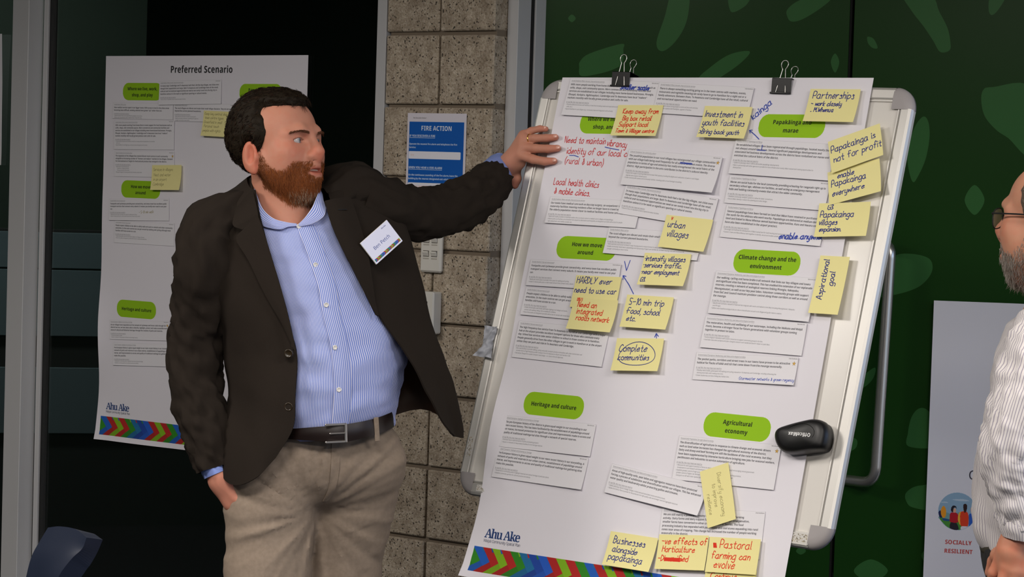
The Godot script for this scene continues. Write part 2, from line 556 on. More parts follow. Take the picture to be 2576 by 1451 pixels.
# ---------- glazing left of the pier ----------
func build_glazing():
	var basis := Basis(Vector3(0.7948, 0.0, 0.6069), Vector3.UP, Vector3(-0.6069, 0.0, 0.7948))
	var o := Transform3D(basis, Vector3(0.0, 0.0, -6.7356))
	var at := func(s: float, y: float, z: float) -> Transform3D: return Transform3D(basis, o * Vector3(s, y, z))
	# jamb left of the pier
	var j := struct("trim_1", boxm(Vector3(0.034, 2.8, 0.10), 0.001), mats.alu, at.call(-0.4885, 1.4, -0.052))
	# the big mullion
	var m := struct("trim_2", boxm(Vector3(0.076, 2.8, 0.062), 0.0015), mats.alu, at.call(-1.985, 1.4, -0.031))
	part("gasket", boxm(Vector3(0.012, 2.8, 0.02), 0.0005), mats.gasket, m, Transform3D(Basis(), Vector3(0.043, 0, -0.042)))
	part("bead", boxm(Vector3(0.020, 2.8, 0.022), 0.001), mats.alu, m, Transform3D(Basis(), Vector3(0.0585, 0, -0.033)))
	part("gasket", boxm(Vector3(0.018, 2.8, 0.016), 0.0005), mats.gasket, m, Transform3D(Basis(), Vector3(0.0785, 0, -0.037)))
	# panes
	struct("window_2", boxm(Vector3(1.41, 2.8, 0.006), 0.0005), mats.glass, at.call(-1.205, 1.4, -0.061))
	struct("window_3", boxm(Vector3(1.44, 2.8, 0.006), 0.0005), mats.glass, at.call(-2.744, 1.4, -0.061))
	# jamb right of the pier, stepping back to the green doors
	struct("trim_3", boxm(Vector3(0.036, 2.8, 0.064), 0.001), mats.alu, at.call(-0.0655, 1.4, -0.085))
	struct("trim_4", boxm(Vector3(0.010, 2.8, 0.03), 0.001), mats.gasket, at.call(-0.047, 1.4, -0.125))
	struct("trim_5", boxm(Vector3(0.036, 2.8, 0.05), 0.001), mats.alu, at.call(-0.0545, 1.4, -0.143))
	# beyond the glass: a dim passage with a low banded partition and old notices on a dark wall
	var pb := Basis(Vector3(0.9703, 0.0, -0.2419), Vector3.UP, Vector3(0.2419, 0.0, 0.9703))
	var po := Vector3(-1.679, 0.0, -9.6)
	var pl := thing("ceiling_light", "small ceiling light panel in the passage beyond the glass", "light", Transform3D(pb, po + pb.z * 0.9 + pb.x * -0.6 + Vector3(0, 2.79, 0)))
	lamp_panel(pl, Vector2(0.6, 0.3), 2.0, Color(0.95, 1.0, 0.97))
	struct("wall_passage", boxm(Vector3(1.5, 2.8, 0.08), 0.002), mats.passage, Transform3D(pb, po + pb.z * -0.10 + pb.x * -0.49 + Vector3(0, 1.4, 0)))
	var low := struct("wall_partition", boxm(Vector3(4.0, 1.3511, 0.03), 0.002), mats.dark, Transform3D(pb, po + pb.z * -0.03 + pb.x * 1.2 + Vector3(0, 0.6755, 0)))
	for q in [Vector2(1.2023, 1.3395), Vector2(0.9424, 1.1961), Vector2(0.5681, 0.8214)]:
		part("board", boxm(Vector3(4.0, q.y - q.x, 0.02), 0.002), mats.band, low, Transform3D(Basis(), Vector3(0, (q.x + q.y) / 2.0 - 0.6755, 0.03)))

# ---------- green doors right of the pier ----------
func build_doors():
	var basis := Basis(Vector3(0.9848, 0.0, 0.1736), Vector3.UP, Vector3(-0.1736, 0.0, 0.9848))
	var o := Vector3(0.0644, 0.0, -6.894)
	var leaves := [[Vector2(0.3542, 2.1362), Vector2(0.396, 2.1369), Vector2(0.3982, 2.0747), Vector2(0.3867, 2.0278), Vector2(0.3619, 1.9883), Vector2(0.3365, 1.967), Vector2(0.3207, 1.9682), Vector2(0.3139, 1.9821), Vector2(0.3168, 2.0056), Vector2(0.3333, 2.0579)],
		[Vector2(0.1055, 1.933), Vector2(0.1313, 1.9546), Vector2(0.2176, 1.9826), Vector2(0.2234, 1.9671), Vector2(0.222, 1.9305), Vector2(0.2014, 1.9144), Vector2(0.1596, 1.9003), Vector2(0.1094, 1.8928), Vector2(0.1033, 1.9173)],
		[Vector2(0.5082, 2.1286), Vector2(0.5704, 2.1297), Vector2(0.5634, 2.109), Vector2(0.546, 2.088), Vector2(0.5127, 2.076)],
		[Vector2(0.4331, 1.8949), Vector2(0.4634, 1.9257), Vector2(0.4989, 1.9525), Vector2(0.5296, 1.9661), Vector2(0.5631, 1.971), Vector2(0.566, 1.9618), Vector2(0.541, 1.9353), Vector2(0.5056, 1.9086), Vector2(0.4801, 1.895)],
		[Vector2(0.665, 2.0851), Vector2(0.7, 2.1115), Vector2(0.7788, 2.1335), Vector2(0.7795, 2.113), Vector2(0.7422, 2.0815), Vector2(0.702, 2.0575), Vector2(0.6764, 2.0529), Vector2(0.6657, 2.0645)],
		[Vector2(0.0682, 2.0489), Vector2(0.0785, 2.0596), Vector2(0.0894, 2.0493), Vector2(0.0792, 2.0387)],
		[Vector2(0.7966, 1.9695), Vector2(0.8087, 1.9467), Vector2(0.7985, 1.9182), Vector2(0.7862, 1.9462)],
		[Vector2(0.8827, 2.0166), Vector2(0.8982, 2.0103), Vector2(0.9093, 1.9875), Vector2(0.8966, 1.9862), Vector2(0.8845, 1.9972), Vector2(0.8804, 2.0099)],
		[Vector2(0.9751, 2.1269), Vector2(1.0459, 2.1282), Vector2(1.0677, 2.0879), Vector2(1.0921, 2.0425), Vector2(1.1012, 2.0019), Vector2(1.0994, 1.9855), Vector2(1.0845, 1.9786), Vector2(1.0707, 1.9834), Vector2(1.0556, 2.0086), Vector2(1.0288, 2.0463), Vector2(0.9943, 2.089)],
		[Vector2(1.2017, 2.1311), Vector2(1.2392, 2.1318), Vector2(1.2231, 2.096), Vector2(1.2062, 2.0804), Vector2(1.1971, 2.0955)],
		[Vector2(1.1915, 1.8817), Vector2(1.2162, 1.89), Vector2(1.3163, 1.8899), Vector2(1.3234, 1.7122), Vector2(1.2616, 1.7562), Vector2(1.2308, 1.7757), Vector2(1.1993, 1.8105), Vector2(1.1877, 1.851)],
		[Vector2(1.038, 1.8072), Vector2(1.0513, 1.7912), Vector2(1.0554, 1.7503), Vector2(1.0474, 1.6937), Vector2(1.029, 1.647), Vector2(1.0169, 1.6312), Vector2(1.0057, 1.6566), Vector2(0.9991, 1.6974), Vector2(1.005, 1.7438), Vector2(1.0186, 1.7852)],
		[Vector2(1.1788, 1.6287), Vector2(1.2065, 1.5897), Vector2(1.1819, 1.5489), Vector2(1.1542, 1.5879)],
		[Vector2(0.977, 1.433), Vector2(1.0221, 1.4392), Vector2(1.0645, 1.4296), Vector2(1.077, 1.4072), Vector2(1.0696, 1.3807), Vector2(1.0448, 1.3535), Vector2(1.0066, 1.3357), Vector2(0.9617, 1.324), Vector2(0.9293, 1.3195), Vector2(0.9252, 1.3423), Vector2(0.9589, 1.3962)],
		[Vector2(0.9332, 1.1299), Vector2(0.9328, 1.1055), Vector2(0.9155, 1.0816), Vector2(0.8867, 1.0638), Vector2(0.8832, 1.0703), Vector2(0.8953, 1.0972)],
		[Vector2(1.0308, 0.9222), Vector2(1.0288, 0.9583), Vector2(1.0357, 0.9982), Vector2(1.051, 1.022), Vector2(1.0703, 1.0262), Vector2(1.0904, 1.0074), Vector2(1.0997, 0.9684), Vector2(1.1001, 0.9236)],
		[Vector2(0.8525, 0.9298), Vector2(0.8784, 0.9377), Vector2(0.8936, 0.9319), Vector2(0.8924, 0.9119), Vector2(0.8733, 0.899), Vector2(0.8472, 0.8964)],
		[Vector2(1.0286, 0.7933), Vector2(1.0461, 0.8107), Vector2(1.0718, 0.8187), Vector2(1.1042, 0.8184), Vector2(1.1001, 0.7575), Vector2(1.0481, 0.758), Vector2(1.0313, 0.7736)],
		[Vector2(0.9429, 0.611), Vector2(0.9897, 0.5825), Vector2(0.9453, 0.5487), Vector2(0.8984, 0.5771)],
		[Vector2(1.0882, 0.6445), Vector2(1.1038, 0.6256), Vector2(1.0942, 0.6052), Vector2(1.0772, 0.6274)],
		[Vector2(0.741, 0.622), Vector2(0.7546, 0.6347), Vector2(0.7679, 0.6235), Vector2(0.7543, 0.613)]]
	var seam := 0.8323
	var h := 2.2
	for k in 2:
		var x0 := 0.0 if k == 0 else seam + 0.012
		var x1 := seam if k == 0 else 2.10
		var c := mb()
		box(c, Vector3((x1 - x0) / 2.0, h / 2.0, 0.0), Vector3(x1 - x0, h, 0.012), 0.0008)
		var d := struct("door_%d" % (k + 1), commit(c), mats.dark_green, Transform3D(basis, o + basis.x * x0 + Vector3(0, 0.01, 0)))
		d.set_meta("label", ["green film-covered door leaf with paler leaf shapes, behind the whiteboard", "green film-covered door leaf that carries the steel pull handle"][k])
		# paler leaf shapes cut from film and laid on the leaf
		var pane := PackedVector2Array([Vector2(x0 + 0.001, 0), Vector2(x1 - 0.001, 0), Vector2(x1 - 0.001, h), Vector2(x0 + 0.001, h)])
		for l in leaves:
			for q in Geometry2D.intersect_polygons(smooth_ring(PackedVector2Array(l)), pane):
				var t := Geometry2D.triangulate_polygon(q)
				if t.is_empty():
					continue
				var b := mb()
				for v in q:
					b.v.append(Vector3(v.x - x0, v.y - 0.01, 0.0064))
					b.t.append(Vector2.ZERO)
				for v in range(0, t.size(), 3):
					var up: bool = (q[t[v + 1]] - q[t[v]]).cross(q[t[v + 2]] - q[t[v]]) > 0.0
					b.i.append_array(PackedInt32Array([t[v], t[v + 2], t[v + 1]] if up else [t[v], t[v + 1], t[v + 2]]))
				part("leaf_motif", commit(b), mats.leaf, d)
		if k == 1:
			# cranked tubular pull
			var hb := mb()
			var p := PackedVector3Array([Vector3(0.9224, 1.4546, -6.7468), Vector3(0.9234, 1.4559, -6.7385), Vector3(0.9736, 1.4663, -6.6848), Vector3(0.9844, 1.4667, -6.6731), Vector3(0.9928, 1.4631, -6.664), Vector3(0.9986, 1.4554, -6.6575), Vector3(1.0019, 1.4435, -6.6537), Vector3(1.0026, 1.4276, -6.6525), Vector3(0.986, 0.8701, -6.6554), Vector3(0.9843, 0.8539, -6.6568), Vector3(0.9803, 0.8412, -6.6609), Vector3(0.9741, 0.832, -6.6676), Vector3(0.9655, 0.8264, -6.677), Vector3(0.9546, 0.8243, -6.6891), Vector3(0.9078, 0.8229, -6.7413), Vector3(0.9068, 0.8218, -6.7496)])
			for i in p.size():
				p[i] = basis.inverse() * (p[i] - d.position)
			wire(hb, p, 0.0145, 20)
			hb.weld = 1
			part("handle", commit(hb), mats.steel, d)
	struct("trim_6", boxm(Vector3(2.1, 0.55, 0.04), 0.002), mats.dark_green, Transform3D(basis, o + basis.x * 1.05 + Vector3(0, 2.53, -0.01)))
	struct("wall_doors_return", boxm(Vector3(1.6, 2.8, 0.1), 0.002), mats.wall, Transform3D(basis, o + basis.x * 2.92 + Vector3(0, 1.4, -0.03)))
	struct("wall_passage_end", boxm(Vector3(0.012, 2.2, 0.05), 0.001), mats.gasket, Transform3D(basis, o + basis.x * (seam + 0.006) + Vector3(0, 1.1, -0.035)))

# ---------- papers ----------
# a thin sheet centred at (x, y) of the plane's frame, its corners lifted (tl, tr, br, bl) in metres
func sheet(f: Transform3D, x: float, y: float, w: float, h: float, ang: float, off: float, front: Material, back: Material, lift: Vector4, wave := 0.0, nx := 13, ny := 9, rim := 0.0) -> Array:
	var p := PackedVector3Array()
	var q := PackedVector3Array()
	for j in ny:
		for i in nx:
			var u := i / float(nx - 1)
			var v := j / float(ny - 1)
			var z := lift.x * pow((1 - u) * (1 - v), 2) + lift.y * pow(u * (1 - v), 2) + lift.z * pow(u * v, 2) + lift.w * pow((1 - u) * v, 2)
			z += (lift.z + lift.w) * 0.25 * v * v * sin(u * PI)
			if wave > 0.0:
				z += wave * (0.5 + 0.5 * creases.get_noise_2d(u * w * 4.0 + x * 7.0, v * h * 3.0 + y * 5.0))
			if rim > 0.0:
				# free edges of a big sheet ripple: left side and foot
				z += rim * pow(maxf(0.0, 1.0 - u * 12.0), 2.0) * (0.35 + 0.65 * sin(v * 19.0 + 1.0)) * smoothstep(0.25, 0.9, v)
				z += rim * pow(maxf(0.0, (v - 0.965) / 0.035), 2.0) * (0.5 + 0.5 * sin(u * 9.0))
			p.append(Vector3((u - 0.5) * w, (0.5 - v) * h, z))
			q.append(Vector3((u - 0.5) * w, (0.5 - v) * h, z - 0.00025))
	var b := mb()
	grid(b, p, nx, ny)
	var me := commit(b)
	b = mb()
	grid(b, q, nx, ny, true)
	commit(b, me)
	me.surface_set_material(0, front)
	me.surface_set_material(1, back)
	return [me, f * Transform3D(Basis(Vector3.BACK, ang), Vector3(x, y, off))]

func paper(called: String, label: String, category: String, group: String, made: Array) -> MeshInstance3D:
	var o := part(called, made[0], null, null, made[1])
	tag(o, label, category, group)
	return o

func star(im: Image, c: Vector2, r: float, col: Color) -> void:
	var p := PackedVector2Array()
	for k in 10:
		p.append(c + Vector2(0, -r * (1.0 if k % 2 == 0 else 0.42)).rotated(TAU * k / 10.0))
	poly(im, p, col)

const RES := 2.6
func slip_page(w: float, h: float, head: String, body: String, points: String, starred: bool, end: String) -> Image:
	var im := page(int(w * RES), int(h * RES), Color(0.905, 0.895, 0.915))
	var W := im.get_width()
	var H := im.get_height()
	for e in [Rect2i(0, 0, W, 1), Rect2i(0, H - 1, W, 1), Rect2i(0, 0, 1, H), Rect2i(W - 1, 0, 1, H)]:
		im.fill_rect(e, Color(0.72, 0.71, 0.73))
	var dim := Color(0.52, 0.515, 0.54)
	var y := 7.0 * RES
	var x0 := 5.0 * RES
	var x1 := say(im, "sans", int(4.6 * RES), x0, y, head, dim, 0.86)
	im.fill_rect(Rect2i(int(x0), int(y + 3), int(x1 - x0), 1), dim)
	say(im, "sans", int(3.2 * RES), W - 24.0 * RES, 4.6 * RES, end, Color(0.35, 0.34, 0.36), 0.8)
	var lines := body.split("|")
	var size := int(6.5 * RES)
	var wide := 0.0
	for l in lines:
		wide = maxf(wide, width("bold", size, l))
	var fit := minf(1.0, (W - 12.0 * RES) / maxf(wide, 1.0))
	size = int(size * clampf(fit / 0.9, 0.6, 1.0))
	wide = 0.0
	for l in lines:
		wide = maxf(wide, width("bold", size, l))
	fit = minf(0.93, (W - 14.0 * RES) / maxf(wide, 1.0))
	y += 9.4 * RES
	for l in lines:
		say(im, "bold", size, x0, y, l, Color(0.34, 0.335, 0.355), fit)
		y += 8.2 * RES
	if points:
		y += 2.2 * RES
		x1 = say(im, "sans", int(4.8 * RES), x0, y, "In real life, this may mean we need to:", dim, 0.84)
		im.fill_rect(Rect2i(int(x0), int(y + 3), int(x1 - x0), 1), dim)
		for l in points.split("|"):
			y += 5.6 * RES
			var ww := width("sans", int(4.5 * RES), l)
			say(im, "sans", int(4.5 * RES), x0 + RES, y, l, Color(0.50, 0.495, 0.515), minf(0.86, (W - 12.0 * RES) / maxf(ww, 1.0)))
	if starred:
		star(im, Vector2(W - 9.0 * RES, 14.0 * RES), 5.2 * RES, Color(0.48, 0.37, 0.16))
		star(im, Vector2(W - 9.0 * RES, 14.0 * RES), 4.2 * RES, Color(0.84, 0.66, 0.30))
	return im

func ink(kind: String) -> Color:
	return {"ink": Color(0.17, 0.20, 0.50), "red": Color(0.86, 0.20, 0.10), "pencil": Color(0.58, 0.54, 0.36), "blue": Color(0.20, 0.28, 0.66), "pink": Color(0.78, 0.20, 0.22)}[kind]

func note_page(w: float, h: float, lines: Array) -> Image:
	var k := 3.0
	var im := page(int(w * k), int(h * k), Color(0.935, 0.90, 0.63))
	for l in lines:
		hand(im, l[0], Vector2(l[2], l[3]) * k, l[4] * k * 1.0, (0.84 if l[1] != "pencil" else 0.32) * k, ink(l[1]), deg_to_rad(-l[5]))
	return im

const WEAVE := [Color(0.10, 0.36, 0.72), Color(0.68, 0.12, 0.11), Color(0.50, 0.70, 0.08), Color(0.70, 0.13, 0.12), Color(0.17, 0.52, 0.10), Color(0.10, 0.42, 0.62), Color(0.10, 0.27, 0.62), Color(0.13, 0.35, 0.75), Color(0.68, 0.12, 0.11), Color(0.50, 0.70, 0.08), Color(0.70, 0.13, 0.12), Color(0.17, 0.52, 0.10)]
func weave(im: Image, r: Rect2, step: float) -> void:
	im.fill_rect(Rect2i(r), Color(0.10, 0.22, 0.52))
	var strip := page(int(r.size.x), int(r.size.y), Color(0.10, 0.22, 0.52))
	var hh := r.size.y / 2.0
	for pass_ in 2:
		for k in range(-3, int(r.size.x / step) + 3):
			var c: Color = WEAVE[posmod(k, WEAVE.size())]
			var x := k * step
			if pass_ == 0:
				poly(strip, PackedVector2Array([Vector2(x + step * 0.95, hh * 0.9), Vector2(x + step * 1.85, hh * 1.25), Vector2(x + step * 0.35, hh * 2.1), Vector2(x - step * 0.65, hh * 2.1)]), c.lerp(Color.BLACK, 0.10))
			else:
				poly(strip, PackedVector2Array([Vector2(x - step * 0.3, -hh * 0.2), Vector2(x + step * 0.62, -hh * 0.2), Vector2(x + step * 1.95, hh * 1.05), Vector2(x + step * 1.25, hh * 1.45)]), c)
				poly(strip, PackedVector2Array([Vector2(x + step * 0.7, -hh * 0.1), Vector2(x + step * 1.5, -hh * 0.1), Vector2(x + step * 1.0, hh * 0.35)]), WEAVE[posmod(k + 5, WEAVE.size())])
	im.blit_rect(strip, Rect2i(Vector2i.ZERO, strip.get_size()), Vector2i(r.position))

const PK := 1.6   # poster pixels in a millimetre
func poster_page(title: bool) -> Image:
	var im := page(int(841 * PK), int(1189 * PK), Color(0.90, 0.89, 0.915))
	if title:
		centred(im, "bold", int(29 * PK), 411 * PK, 51 * PK, "Preferred Scenario", Color(0.13, 0.13, 0.14))
	for q in [["Where we live, work,|shop, and play", 163, 109], ["Papakāinga and|marae", 656, 110], ["How we move|around", 166, 408], ["Climate change and the|environment", 656, 417], ["Heritage and culture", 160, 776], ["Agricultural|economy", 657, 781]]:
		poly(im, rounded(Vector2(q[1], q[2]) * PK, 170 * PK, 53 * PK, 24 * PK), Color(0.58, 0.77, 0.07))
		var l: PackedStringArray = q[0].split("|")
		for k in l.size():
			centred(im, "bold", int(13.6 * PK), q[1] * PK, (q[2] + 5.5 + (k - (l.size() - 1) / 2.0) * 18.5) * PK, l[k], Color(0.10, 0.13, 0.06))
	say(im, "serif bold", int(29 * PK), 37 * PK, 1093 * PK, "Ahu Ake", Color(0.10, 0.22, 0.44), 0.80)
	say(im, "sans", int(9.4 * PK), 37 * PK, 1103 * PK, "Waipā Community Spatial Plan", Color(0.35, 0.36, 0.42), 0.82)
	weave(im, Rect2(17 * PK, 1116 * PK, 807 * PK, 58 * PK), 26 * PK)
	return im

func arrow(im: Image, p: PackedVector2Array, head: float, r: float, col: Color) -> void:
	line(im, p, r, col)
	var e := p[p.size() - 1]
	var d := (p[p.size() - 2] - e).normalized() * head
	line(im, PackedVector2Array([e + d.rotated(0.55), e, e + d.rotated(-0.6)]), r, col)

func mm(l: Array) -> PackedVector2Array:
	var p := PackedVector2Array()
	for k in range(0, l.size(), 2):
		p.append(Vector2(l[k], l[k + 1]) * PK)
	return p

func build_board():
	var f := Transform3D(Vector3(0.7809, 0.0, 0.6247), Vector3(0.1623, 0.9657, -0.2029), Vector3(-0.6032, 0.2598, 0.7541), Vector3(0.1046, 1.8496, -5.9051))
	var bt := f * Transform3D(Basis(Vector3.BACK, -0.0186), Vector3(0.4335, -0.5097, 0.0))
	var W := 1.0063
	var H := 0.9997
	var t := thing("whiteboard", "white dry-wipe board in an aluminium frame leaning back, covered by a big poster", "whiteboard", bt)
	var sm := plain(Color(0.86, 0.845, 0.82), 0.25)
	part("writing_surface", boxm(Vector3(W - 0.05, H - 0.05, 0.010), 0.0005), sm, t, Transform3D(Basis(), Vector3(0, 0, -0.012)))
	part("backing", boxm(Vector3(W - 0.04, H - 0.04, 0.008), 0.0005), mats.corner, t, Transform3D(Basis(), Vector3(0, 0, -0.022)))
	# frame rails: a rounded extrusion with a bead groove on the inside
	var prof := PackedVector2Array([Vector2(-0.019, -0.020), Vector2(-0.019, -0.012), Vector2(-0.0165, -0.0045), Vector2(-0.011, -0.0012), Vector2(0.006, -0.0012), Vector2(0.0085, -0.0022), Vector2(0.0092, -0.0052), Vector2(0.0100, -0.0052), Vector2(0.0112, -0.0022), Vector2(0.0142, -0.0022), Vector2(0.0150, -0.0072), Vector2(0.0150, -0.020)])
	for side in [[Vector3(-W / 2 + 0.019, 0, 0), 0.0, H], [Vector3(W / 2 - 0.019, 0, 0), PI, H], [Vector3(0, H / 2 - 0.019, 0), -PI / 2, W], [Vector3(0, -H / 2 + 0.019, 0), PI / 2, W]]:
		var b := mb()
		var l: float = side[2] / 2.0 - 0.048
		for k in prof.size():
			var p := prof[k]
			var q := prof[(k + 1) % prof.size()]
			quad(b, Vector3(p.x, -l, p.y), Vector3(q.x, -l, q.y), Vector3(q.x, l, q.y), Vector3(p.x, l, p.y))
		part("frame_rail", commit(b), mats.rail, t, Transform3D(Basis(Vector3.BACK, side[1]), side[0]))
	for k in 4:
		# moulded corner: a quarter turn of a domed profile
		var sx := -1.0 if k in [0, 3] else 1.0
		var sy := 1.0 if k < 2 else -1.0
		var rows := PackedVector3Array()
		for j in 7:
			var s: Vector2 = [Vector2(0.0, -0.0015), Vector2(0.55, 0.0), Vector2(0.78, -0.0008), Vector2(0.92, -0.005), Vector2(1.0, -0.012), Vector2(1.0, -0.020), Vector2(0.2, -0.020)][j]
			for i in 13:
				var a := PI / 2.0 * i / 12.0
				rows.append(Vector3(sx * (W / 2 - 0.05 + 0.0505 * s.x * cos(a)), sy * (H / 2 - 0.05 + 0.0505 * s.x * sin(a)), s.y))
		var b := mb()
		grid(b, rows, 13, 7, sx * sy > 0.0)
		part("frame_corner", commit(b), mats.corner, t)
	# easel behind: two masts, a crossbar and splayed feet
	var tw := bt.basis.inverse()
	for s in [-1, 1]:
		var b := mb()
		var foot: Vector3 = bt.affine_inverse() * (bt * Vector3(0.12 * s, -0.1, -0.05) * Vector3(1, 0, 1) + Vector3(0, 0.012, 0) + f.basis.z * Vector3(1, 0, 1) * (0.14))
		wire(b, PackedVector3Array([Vector3(0.12 * s, 0.35, -0.045), Vector3(0.12 * s, -0.42, -0.045), foot]), 0.013, 12)
		part("leg", commit(b), mats.alu, t)
	var b3 := mb()
	var back: Vector3 = bt.affine_inverse() * (bt * Vector3(0.0, 0.3, -0.05) * Vector3(1, 0, 1) + Vector3(0, 0.012, 0) - f.basis.z * Vector3(1, 0, 1) * 0.28)
	wire(b3, PackedVector3Array([Vector3(0, 0.34, -0.06), back]), 0.013, 12)
	part("leg", commit(b3), mats.alu, t)
	part("crossbar", boxm(Vector3(0.30, 0.03, 0.02), 0.003), mats.alu, t, Transform3D(Basis(), Vector3(0, 0.34, -0.042)))
	# scuffs and torn tape on the frame
	var scuff := page(64, 24, Color(0.80, 0.79, 0.77))
	for k in 60:
		scuff.fill_rect(Rect2i(rng.randi() % 60, 2 + rng.randi() % 18, 1 + rng.randi() % 5, 1 + rng.randi() % 2), Color(0.25, 0.22, 0.18).lerp(Color(0.7, 0.62, 0.42), rng.randf()))
	var scm := print_on(scuff, 0.6)
	for q in [[Vector3(-W / 2 + 0.085, -H / 2 + 0.018, 0.0), Vector2(0.045, 0.014), 0.0], [Vector3(W / 2 - 0.07, -H / 2 + 0.018, 0.0), Vector2(0.04, 0.024), 0.0], [Vector3(-W / 2 + 0.018, -H / 2 + 0.11, 0.0), Vector2(0.05, 0.018), PI / 2]]:
		var pb := mb()
		quad(pb, Vector3(-q[1].x, -q[1].y, 0) / 2, Vector3(q[1].x, -q[1].y, 0) / 2, Vector3(q[1].x, q[1].y, 0) / 2, Vector3(-q[1].x, q[1].y, 0) / 2)
		pb.t = PackedVector2Array([Vector2(0, 1), Vector2(1, 1), Vector2(1, 0), Vector2(0, 0)])
		part("worn_label", commit(pb), scm, t, Transform3D(Basis(Vector3.BACK, q[2]), q[0] + Vector3(0, 0, -0.0008)))
	# the poster
	var im := poster_page(false)
	var red := ink("pink")
	var blue := ink("blue")
	hand(im, "Need to maintain", Vector2(42, 158) * PK, 8.4 * PK, 0.62 * PK, red, deg_to_rad(1.0), 0.72, 0.05)
	hand(im, "vibrancy", Vector2(166, 163) * PK, 8.4 * PK, 0.62 * PK, red, deg_to_rad(4.0), 0.72, 0.05)
	line(im, mm([163, 167, 180, 170, 204, 173]), 0.8 * PK, blue)
	hand(im, "identity of our local com", Vector2(54, 184) * PK, 8.4 * PK, 0.62 * PK, red, deg_to_rad(1.5), 0.80, 0.05)
	line(im, mm([65, 189, 80, 189, 92, 192]), 0.8 * PK, blue)
	hand(im, "(rural & urban)", Vector2(54, 208) * PK, 8.4 * PK, 0.62 * PK, red, deg_to_rad(2.0), 0.76, 0.05)
	hand(im, "Local health clinics", Vector2(34, 259) * PK, 8.4 * PK, 0.62 * PK, red, deg_to_rad(2.0), 0.72, 0.05)
	hand(im, "& mobile clinics.", Vector2(40, 281) * PK, 8.2 * PK, 0.62 * PK, red, deg_to_rad(2.0), 0.74, 0.05)
	hand(im, "kainga", Vector2(552, 98) * PK, 8.5 * PK, 0.9 * PK, blue, deg_to_rad(-42.0), 0.95, 0.05)
	arrow(im, mm([578, 141, 566, 132, 549, 121]), 7 * PK, 0.9 * PK, blue)
	line(im, mm([280, 433, 290, 454, 295, 430]), 0.8 * PK, blue)
	arrow(im, mm([321, 506, 304, 486, 283, 466]), 9 * PK, 0.9 * PK, blue)
	arrow(im, mm([407, 624, 407, 608, 403, 592]), 9 * PK, 0.9 * PK, blue)
	paper("poster", "large white poster with green headings and a woven colour band, clipped over the whiteboard", "poster", "", sheet(f, 0.4205, -0.5945, 0.841, 1.189, 0.0, 0.0012, print_on(im), mats.paper, Vector4(0, 0, 0, 0), 0.0012, 30, 42, 0.014))
